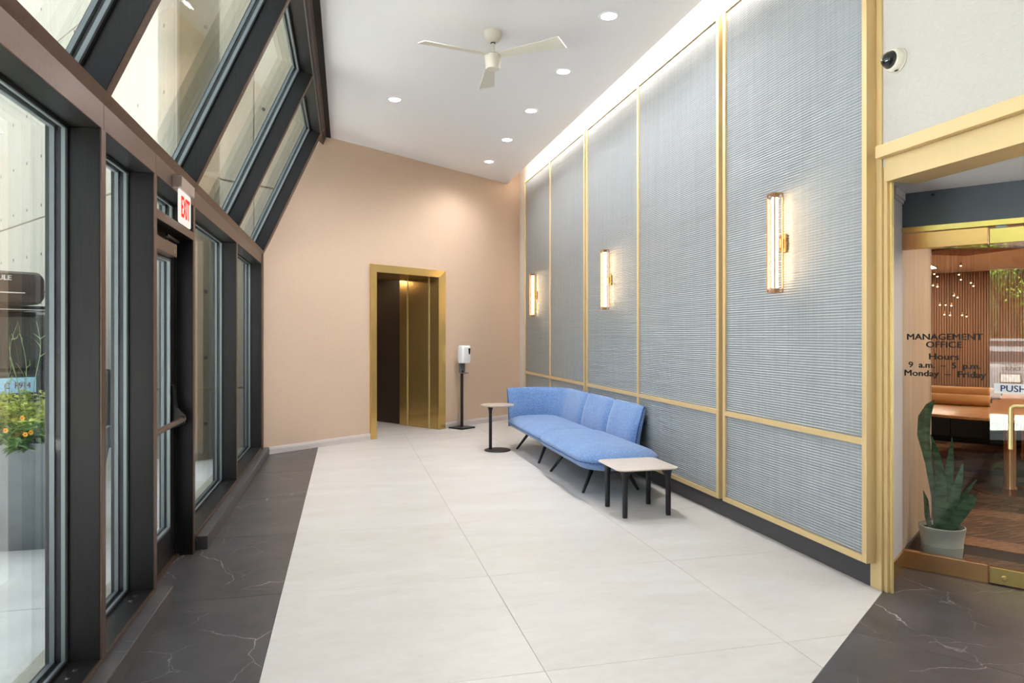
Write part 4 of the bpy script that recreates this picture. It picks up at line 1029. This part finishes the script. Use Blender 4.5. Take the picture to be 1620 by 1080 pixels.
# ------------------------------------------------------------------ planter
pl0 = empty('planter', (-2.65, 5.83, ZG), label='tapered grey trough planter outside the near window', cat='planter')
def trough(x0, x1, y0, y1, z): return [(x0, y0, z), (x1, y0, z), (x1, y1, z), (x0, y1, z)]
MB().rings([trough(-0.68, 0.66, -0.22, 0.36, 0), trough(-0.80, 0.77, -0.46, 0.46, 0.80), trough(-0.77, 0.74, -0.43, 0.43, 0.80), trough(-0.76, 0.73, -0.42, 0.42, 0.72)]).build('trough', 'planter_grey', pl0, bevel=0.004)
MB().box(-0.755, 0.725, -0.415, 0.415, 0.70, 0.735).build('soil', 'soil', pl0)
rg_ = random.Random(11)
def leafy(name, loc, label, cat, matn, n, rad, h, lw, ll, group=None, up=0.6, droop=0.3):
    e = empty(name, loc, label=label, cat=cat, group=group)
    mb = MB(); st_ = MB()
    for s_ in range(max(3, n // 26)):
        a = rg_.random() * 2 * pi; r = rad * sqrt(rg_.random()); hh = h * (0.55 + 0.45 * rg_.random())
        b0_ = Vector((r * 0.35 * cos(a), r * 0.35 * sin(a), 0)); b1_ = Vector((r * cos(a), r * sin(a), hh))
        st_.tube([b0_, b0_.lerp(b1_, 0.5) + Zv * 0.03, b1_], [0.004, 0.003, 0.0015], 5)
        for k in range(26):
            t = 0.15 + 0.85 * rg_.random(); p = b0_.lerp(b1_, t); th = rg_.random() * 2 * pi
            d = Vector((cos(th), sin(th), up - droop * rg_.random() * 2)).normalized(); l = ll * (0.6 + 0.7 * rg_.random()) * (1.15 - 0.5 * t)
            sd_ = d.cross(Zv).normalized() * lw * (0.7 + 0.6 * rg_.random()); up_ = sd_.cross(d).normalized()
            mb.add([p, p + d * l * 0.45 + sd_ + up_ * 0.006, p + d * l - Zv * l * droop, p + d * l * 0.45 - sd_ + up_ * 0.006], [(0, 1, 2), (0, 2, 3)])
    o = bpy.data.meshes.new('f'); o.from_pydata(mb.v, [], mb.f); o.update(); ob = bpy.data.objects.new('foliage', o); COL.objects.link(ob); o.materials.append(M[matn]); ob.parent = e
    st_.build('stems', 'twig', e)
    return e
ZS = ZG + 0.735
for i, (x, y, mm, nm, lb) in enumerate(((-2.98, 5.62, 'fern_leaf', 'fern', 'yellow green feathery fern at the left of the planter'), (-2.55, 5.58, 'fern_leaf', 'fern', 'yellow green feathery fern in the middle front of the planter'), (-2.16, 5.62, 'fern_leaf', 'fern', 'yellow green feathery fern at the right front of the planter'), (-2.75, 5.98, 'fern_leaf', 'fern', 'feathery fern at the rear left of the planter'), (-2.25, 6.0, 'fern_leaf', 'fern', 'feathery fern at the rear right of the planter'))):
    leafy(nm, (x, y, ZS), lb, 'fern', mm, 900, 0.25, 0.42, 0.010, 0.075, 'ferns in the planter')
fl_ = leafy('flowering_plant', (-2.18, 5.45, ZS), 'dark leaved plant with orange flowers at the planter front', 'flower', 'deep_leaf', 520, 0.16, 0.24, 0.022, 0.09, None, 0.4)
leafy('flowering_plant', (-2.75, 5.44, ZS), 'low dark green plant at the left front of the planter', 'plant', 'deep_leaf', 420, 0.16, 0.2, 0.02, 0.09, None, 0.4)
for fx, fy, fz in ((0.03, -0.13, 0.25), (-0.06, -0.15, 0.17), (0.06, -0.16, 0.14), (0.085, -0.14, 0.15), (-0.2, -0.1, 0.2)):
    f_ = MB()
    for k in range(6):
        a = 2 * pi * k / 6; c = Vector((fx, fy, fz)); d = Vector((cos(a), -0.3, sin(a))); s_ = Vector((-sin(a), 0, cos(a)))
        f_.add([c, c + d * 0.010 + s_ * 0.008, c + d * 0.018, c + d * 0.010 - s_ * 0.008, c + Vector((0, 0.004, 0))], [(0, 1, 2, 3), (0, 4, 1), (0, 3, 4)])
    fo2 = f_.build('flower', 'petal', fl_); MB().lathe([(0.002, -0.004), (0.007, 0), (0.002, 0.005)], (fx, fy - 0.008, fz), 8).build('flower_centre', 'flower_heart', fo2)
def twigs(name, x, y, n, lb):
    e = empty(name, (x, y, ZS), label=lb, cat='plant', group='curly twig plants in the planter')
    for s_ in range(n):
        p = Vector((rg_.uniform(-0.06, 0.06), rg_.uniform(-0.05, 0.05), 0)); pts = [p.copy()]; ph = rg_.random() * 6; amp = rg_.uniform(0.015, 0.04); lx, ly = rg_.uniform(-0.08, 0.1), rg_.uniform(-0.05, 0.05); hh = rg_.uniform(0.55, 1.0)
        for k in range(1, 15):
            t = k / 14.0; pts.append(p + Vector((lx * t + amp * sin(ph + 9 * t) * t, ly * t + amp * cos(ph + 8 * t) * t, hh * t)))
        o = MB().tube(pts, [0.0045 * (1 - 0.7 * k / 14) for k in range(15)], 5).build('twig', 'twig', e, smooth=True)
        for k in range(4):
            q0 = pts[rg_.randint(5, 12)]; q1 = q0 + Vector((rg_.uniform(-0.07, 0.07), rg_.uniform(-0.03, 0.03), rg_.uniform(0.04, 0.11)))
            MB().tube([q0, q0.lerp(q1, 0.5) + Vector((0.012, 0, -0.008)), q1], [0.003, 0.0025, 0.001], 4).build('side_twig', 'twig', o)
twigs('curly_twig_plant', -2.62, 5.75, 7, 'upright curly green twigs at the left of the planter')
twigs('curly_twig_plant', -2.28, 5.72, 6, 'curly green twigs in the centre of the planter')
twigs('curly_twig_plant', -2.0, 5.72, 4, 'curly green twigs at the right end of the planter')

# ------------------------------------------------------------------ parked cars
def car(name, loc, fwd, W, prof_low, cabin, paint, glassm, label, wheels, light_z, plate_z, rails=False):
    """local frame: x right, y forward from the rear bumper, z up"""
    rz = math.atan2(fwd.y, fwd.x) - pi / 2
    e = empty(name, loc, rz, label=label, cat='car')
    hw = W / 2
    def loft(pts, wid, nm, mm, bv=0.03):
        secs = []
        for f_, zs in ((-1, 0), (-0.93, 1), (0.93, 1), (1, 0)):
            secs.append([(wid(y, z) * f_, y, z) for y, z in pts])
        # outer sections pulled in a little at the edges
        cy = sum(p[0] for p in pts) / len(pts); cz = sum(p[1] for p in pts) / len(pts)
        for k in (0, 3): secs[k] = [(x, cy + (y - cy) * 0.985, cz + (z - cz) * 0.965) for x, y, z in secs[k]]
        return MB().rings(secs).build(nm, mm, e, smooth=30, bevel=0)
    loft(prof_low, lambda y, z: hw, 'body', paint)
    (zr0, zr1, yb0, yb1, yf1, yf0) = cabin             # belt z, roof z, rear belt y, rear roof y, front roof y, front belt y
    ti = 0.80
    rb = [(-hw * 0.96, yb0, zr0), (hw * 0.96, yb0, zr0), (hw * 0.96, yf0, zr0), (-hw * 0.96, yf0, zr0)]
    md = [(-hw * 0.90, yb0 + (yb1 - yb0) * 0.55, zr0 + (zr1 - zr0) * 0.6), (hw * 0.90, yb0 + (yb1 - yb0) * 0.55, zr0 + (zr1 - zr0) * 0.6), (hw * 0.90, yf0 + (yf1 - yf0) * 0.55, zr0 + (zr1 - zr0) * 0.6), (-hw * 0.90, yf0 + (yf1 - yf0) * 0.55, zr0 + (zr1 - zr0) * 0.6)]
    rt2 = [(-hw * ti, yb1, zr1 - 0.03), (hw * ti, yb1, zr1 - 0.03), (hw * ti, yf1, zr1 - 0.03), (-hw * ti, yf1, zr1 - 0.03)]
    rt3 = [(-hw * ti * 0.9, yb1 + 0.08, zr1), (hw * ti * 0.9, yb1 + 0.08, zr1), (hw * ti * 0.9, yf1 - 0.1, zr1), (-hw * ti * 0.9, yf1 - 0.1, zr1)]
    MB().rings([rb, md, rt2, rt3]).build('cabin', paint, e, bevel=0.03)
    def win(nm, quad, out):
        q = [Vector(p) for p in quad]; c = sum(q, Vector()) / 4
        q = [c + (p - c) * 0.86 for p in q]; MB().prism([p + Vector(out) * 0.004 for p in q], Vector(out) * 0.012).build(nm, glassm, e)
    win('rear_window', [rb[0], rb[1], rt2[1], rt2[0]], Vector((0, -1, 0.4)).normalized() * 2.2)
    for s_ in (0, 1):
        i0, i1 = (1, 2) if s_ else (0, 3)
        out = Vector((1 if s_ else -1, 0, 0.2)) * 2.4
        A, B, C, D = (Vector(rb[i0]), Vector(rb[i1]), Vector(rt2[i1]), Vector(rt2[i0]))
        for t0, t1 in ((0.04, 0.34), (0.36, 0.66), (0.68, 0.97)):
            win('side_window', [A.lerp(B, t0), A.lerp(B, t1), D.lerp(C, t1), D.lerp(C, t0)], out)
    win('windscreen', [rb[2], rb[3], rt2[3], rt2[2]], Vector((0, 1, 0.6)).normalized() * 2.2)
    for yy in wheels:
        for s_ in (-1, 1):
            R = []
            for r, d in ((0.20, 0.0), (0.31, 0.0), (0.335, 0.03), (0.335, 0.19), (0.31, 0.22), (0.20, 0.22), (0.19, 0.20), (0.05, 0.19)):
                R.append([(s_ * (hw - 0.21 + d), yy + r * cos(2 * pi * i / 24), 0.335 + r * sin(2 * pi * i / 24)) for i in range(24)])
            MB().rings(R).build('wheel', 'tyre', e, smooth=40)
    le = 0.90 if rails else 0.99
    for s_ in (-1, 1):
        MB().prism([(s_ * hw * le, -0.02, light_z - 0.07), (s_ * hw * le, -0.02, light_z + 0.07), (s_ * hw * 0.62, -0.02, light_z + 0.06), (s_ * hw * 0.66, -0.02, light_z - 0.04)], (0, 0.14, 0)).build('tail_light', 'red_lens', e)
    MB().box(-hw * 0.92, hw * 0.92, -0.06, 0.06, 0.33, 0.52).build('bumper', paint if not rails else 'black_plastic', e, bevel=0.03)
    pf = MB().box(-0.165, 0.165, -0.045, 0.0, plate_z - 0.085, plate_z + 0.085).build('plate_frame', 'black_plastic', e)
    pt_ = MB().box(-0.153, 0.153, -0.052, -0.044, plate_z - 0.075, plate_z + 0.075).build('number_plate', 'plate_blue', e)
    return e, pt_
suv_low = [(0.02, 0.34), (0.0, 0.55), (0.0, 1.10), (0.05, 1.19), (1.2, 1.20), (3.3, 1.14), (3.45, 1.03), (4.55, 0.93), (4.72, 0.75), (4.74, 0.45), (4.6, 0.30), (0.2, 0.28)]
suv, plt = car('suv', (-3.12, 7.58, ZG), N, 1.76, suv_low, (1.17, 1.79, 0.10, 0.40, 2.9, 3.6), 'suv_paint', 'suv_glass', 'dark parked sport utility vehicle with a roof box, seen from behind', (0.95, 3.75), 0.80, 1.065, True)
text('C  P914', 'characters', 0.085, 'plate_ink', plt, (0, -0.0535, 1.035), (1, 0, 0), (0, 0, 1), 0.78, 0.001)
for s_ in (-1, 1): MB().tube([(s_ * 0.64, 0.5, 1.775), (s_ * 0.64, 0.55, 1.83), (s_ * 0.64, 2.7, 1.83), (s_ * 0.64, 2.75, 1.775)], 0.018, 8).build('roof_rail', 'black_plastic', suv)
for yy in (0.8, 2.2): MB().box(-0.80, 0.80, yy - 0.03, yy + 0.03, 1.83, 1.865).build('cross_bar', 'black_plastic', suv)
rb_ = empty('roof_box', (-3.17, 7.55, ZG), math.atan2(N.y, N.x) - pi / 2, label='dark brown cargo box strapped to the roof of the parked vehicle', cat='roof box')
rows = []
for yy, w_, z0, z1 in ((0.25, 0.30, 1.93, 2.08), (0.29, 0.40, 1.885, 2.17), (0.45, 0.43, 1.865, 2.205), (1.6, 0.43, 1.865, 2.215), (2.1, 0.40, 1.87, 2.17), (2.35, 0.30, 1.90, 2.03)):
    rows.append([(x - 0.02, yy, z) for x, z in rrect(-w_, w_, z0, z1, min(0.07, (z1 - z0) * 0.35), 5)])
bx_ = MB().rings(rows).build('shell', 'box_plastic', rb_, smooth=40)
MB().tube([(r[0] , r[1] - 0.001, 2.0) for r in [(-0.44, 0.5), (-0.43, 0.30), (-0.3, 0.262), (0.26, 0.262), (0.39, 0.30), (0.42, 0.5)]], 0.006, 6).build('lid_seam', 'black_plastic', rb_)
text('THULE', 'lettering', 0.07, 'pale_print', bx_, (-0.02, 0.245, 2.10), (1, 0, 0), (0, 0, 1), 1.0, 0.001, depth=0.012)
MB().box(-0.16, 0.2, 0.248, 0.262, 1.972, 1.982).build('pale_stripe', 'pale_print', bx_)

# street seen in the office glass
RD = Vector((-0.842, -0.539, 0)).normalized(); RS = Vector((RD.y, -RD.x, 0))
CP = Vector((-5.94, -3.04, ZG))
sed_low = [(0.05, 0.34), (0.0, 0.50), (0.02, 0.80), (0.10, 0.98), (0.55, 1.03), (3.1, 0.98), (3.3, 0.95), (4.35, 0.82), (4.6, 0.66), (4.62, 0.42), (4.5, 0.26), (0.3, 0.26)]
sed, sp_ = car('sedan', CP, RD, 1.84, sed_low, (0.99, 1.48, 0.45, 1.25, 2.35, 3.25), 'sedan_paint', 'sedan_glass', 'silver white parked sedan mirrored in the office door glass', (0.95, 3.7), 0.86, 0.72)
sp_.data.materials.clear(); sp_.data.materials.append(M['pale_print'])
for k in range(4):
    c = Vector((-0.105 + 0.07 * k, 0.045, 0.93)); MB().tube([c + Vector((0.045 * cos(t), 0, 0.045 * sin(t))) for t in [2 * pi * i / 20 for i in range(21)]], 0.006, 6).build('ring_emblem', 'steel', sed, smooth=True)
FP = Vector((-9.89, -5.44, ZG)) + RD * 1.6
fe = empty('iron_fence', FP, label='black iron picket fence along the street, mirrored in the office door', cat='fence')
pk = MB().box(-0.011, 0.011, -0.011, 0.011, 0.0, 1.95); pk.rings([[(-0.018, -0.018, 1.95), (0.018, -0.018, 1.95), (0.018, 0.018, 1.95), (-0.018, 0.018, 1.95)], [(-0.001, -0.001, 2.05), (0.001, -0.001, 2.05), (0.001, 0.001, 2.05), (-0.001, 0.001, 2.05)]])
pkm = pk.mesh('picket'); pkm.materials.append(M['iron'])
for i in range(-22, 23):
    o = bpy.data.objects.new('picket', pkm); COL.objects.link(o); o.parent = fe; o.location = RS * (0.14 * i)
for z in (0.25, 1.74): MB().obox(RS * -3.2 + Zv * z - RD * 0.016, RS * 6.4, RD * 0.032, (0, 0, 0.04)).build('rail', 'iron', fe)
def tree(loc, label, lean, n, matn, R, zc, trunk_r, hgt, seed):
    r = random.Random(seed); e = empty('street_tree', loc, label=label, cat='tree', group='street trees')
    tp_ = [Vector((0, 0, 0)), Vector((lean * 0.2, 0, hgt * 0.3)), Vector((lean * 0.6, 0.05, hgt * 0.65)), Vector((lean, 0.1, hgt))]
    tk = MB().tube(tp_, [trunk_r * 1.2, trunk_r, trunk_r * 0.85, trunk_r * 0.4], 12).build('trunk', 'bark', e, smooth=True)
    for k in range(6):
        a = r.random() * 2 * pi; b = tp_[2] if k % 2 else tp_[2].lerp(tp_[1], 0.4)
        MB().tube([b, b + Vector((cos(a) * R * 0.45, sin(a) * R * 0.45, 0.25 + 0.3 * r.random())), b + Vector((cos(a) * R, sin(a) * R, 0.7 + r.random()))], [trunk_r * 0.4, trunk_r * 0.25, trunk_r * 0.08], 8).build('branch', 'bark', tk, smooth=True)
    mb = MB()
    cl_ = []
    for k in range(46):
        th = r.random() * 2 * pi; ph = math.acos(2 * r.random() - 1); q = R * (0.55 + 0.45 * r.random())
        cl_.append(Vector((q * sin(ph) * cos(th) + lean, q * sin(ph) * sin(th), zc + q * 0.72 * cos(ph))))
    for k in range(n):
        c = r.choice(cl_) + Vector((r.gauss(0, 0.3), r.gauss(0, 0.3), r.gauss(0, 0.2)))
        d = Vector((r.uniform(-1, 1), r.uniform(-1, 1), r.uniform(-0.9, 0.3))).normalized(); s_ = d.cross(Vector((r.uniform(-1, 1), r.uniform(-1, 1), 1))).normalized(); l = r.uniform(0.08, 0.15)
        mb.add([c, c + d * l * 0.5 + s_ * l * 0.28, c + d * l, c + d * l * 0.5 - s_ * l * 0.28], [(0, 1, 2, 3)])
    me = bpy.data.meshes.new('crown'); me.from_pydata(mb.v, [], mb.f); me.update(); o = bpy.data.objects.new('crown', me); COL.objects.link(o); me.materials.append(M[matn]); o.parent = e
TP = Vector((-13.0, -7.43, ZG)) + RD * 1.0
tree(TP, 'stout street tree with pale lit foliage, mirrored in the office door', 0.2, 9000, 'tree_leaf', 2.2, 3.9, 0.22, 4.4, 1)
for k, (off, dd, lb) in enumerate(((-4.3, 3.5, 'dark leafy street tree left of the stout tree'), (-0.2, 5.0, 'dark leafy street tree behind the stout tree'), (4.0, 4.0, 'dark leafy street tree right of the stout tree'))):
    tree(TP + RD * dd + RS * off, lb, 0.1, 9000, 'dark_tree_leaf', 1.75, 2.4, 0.16, 4.5, 20 + k)
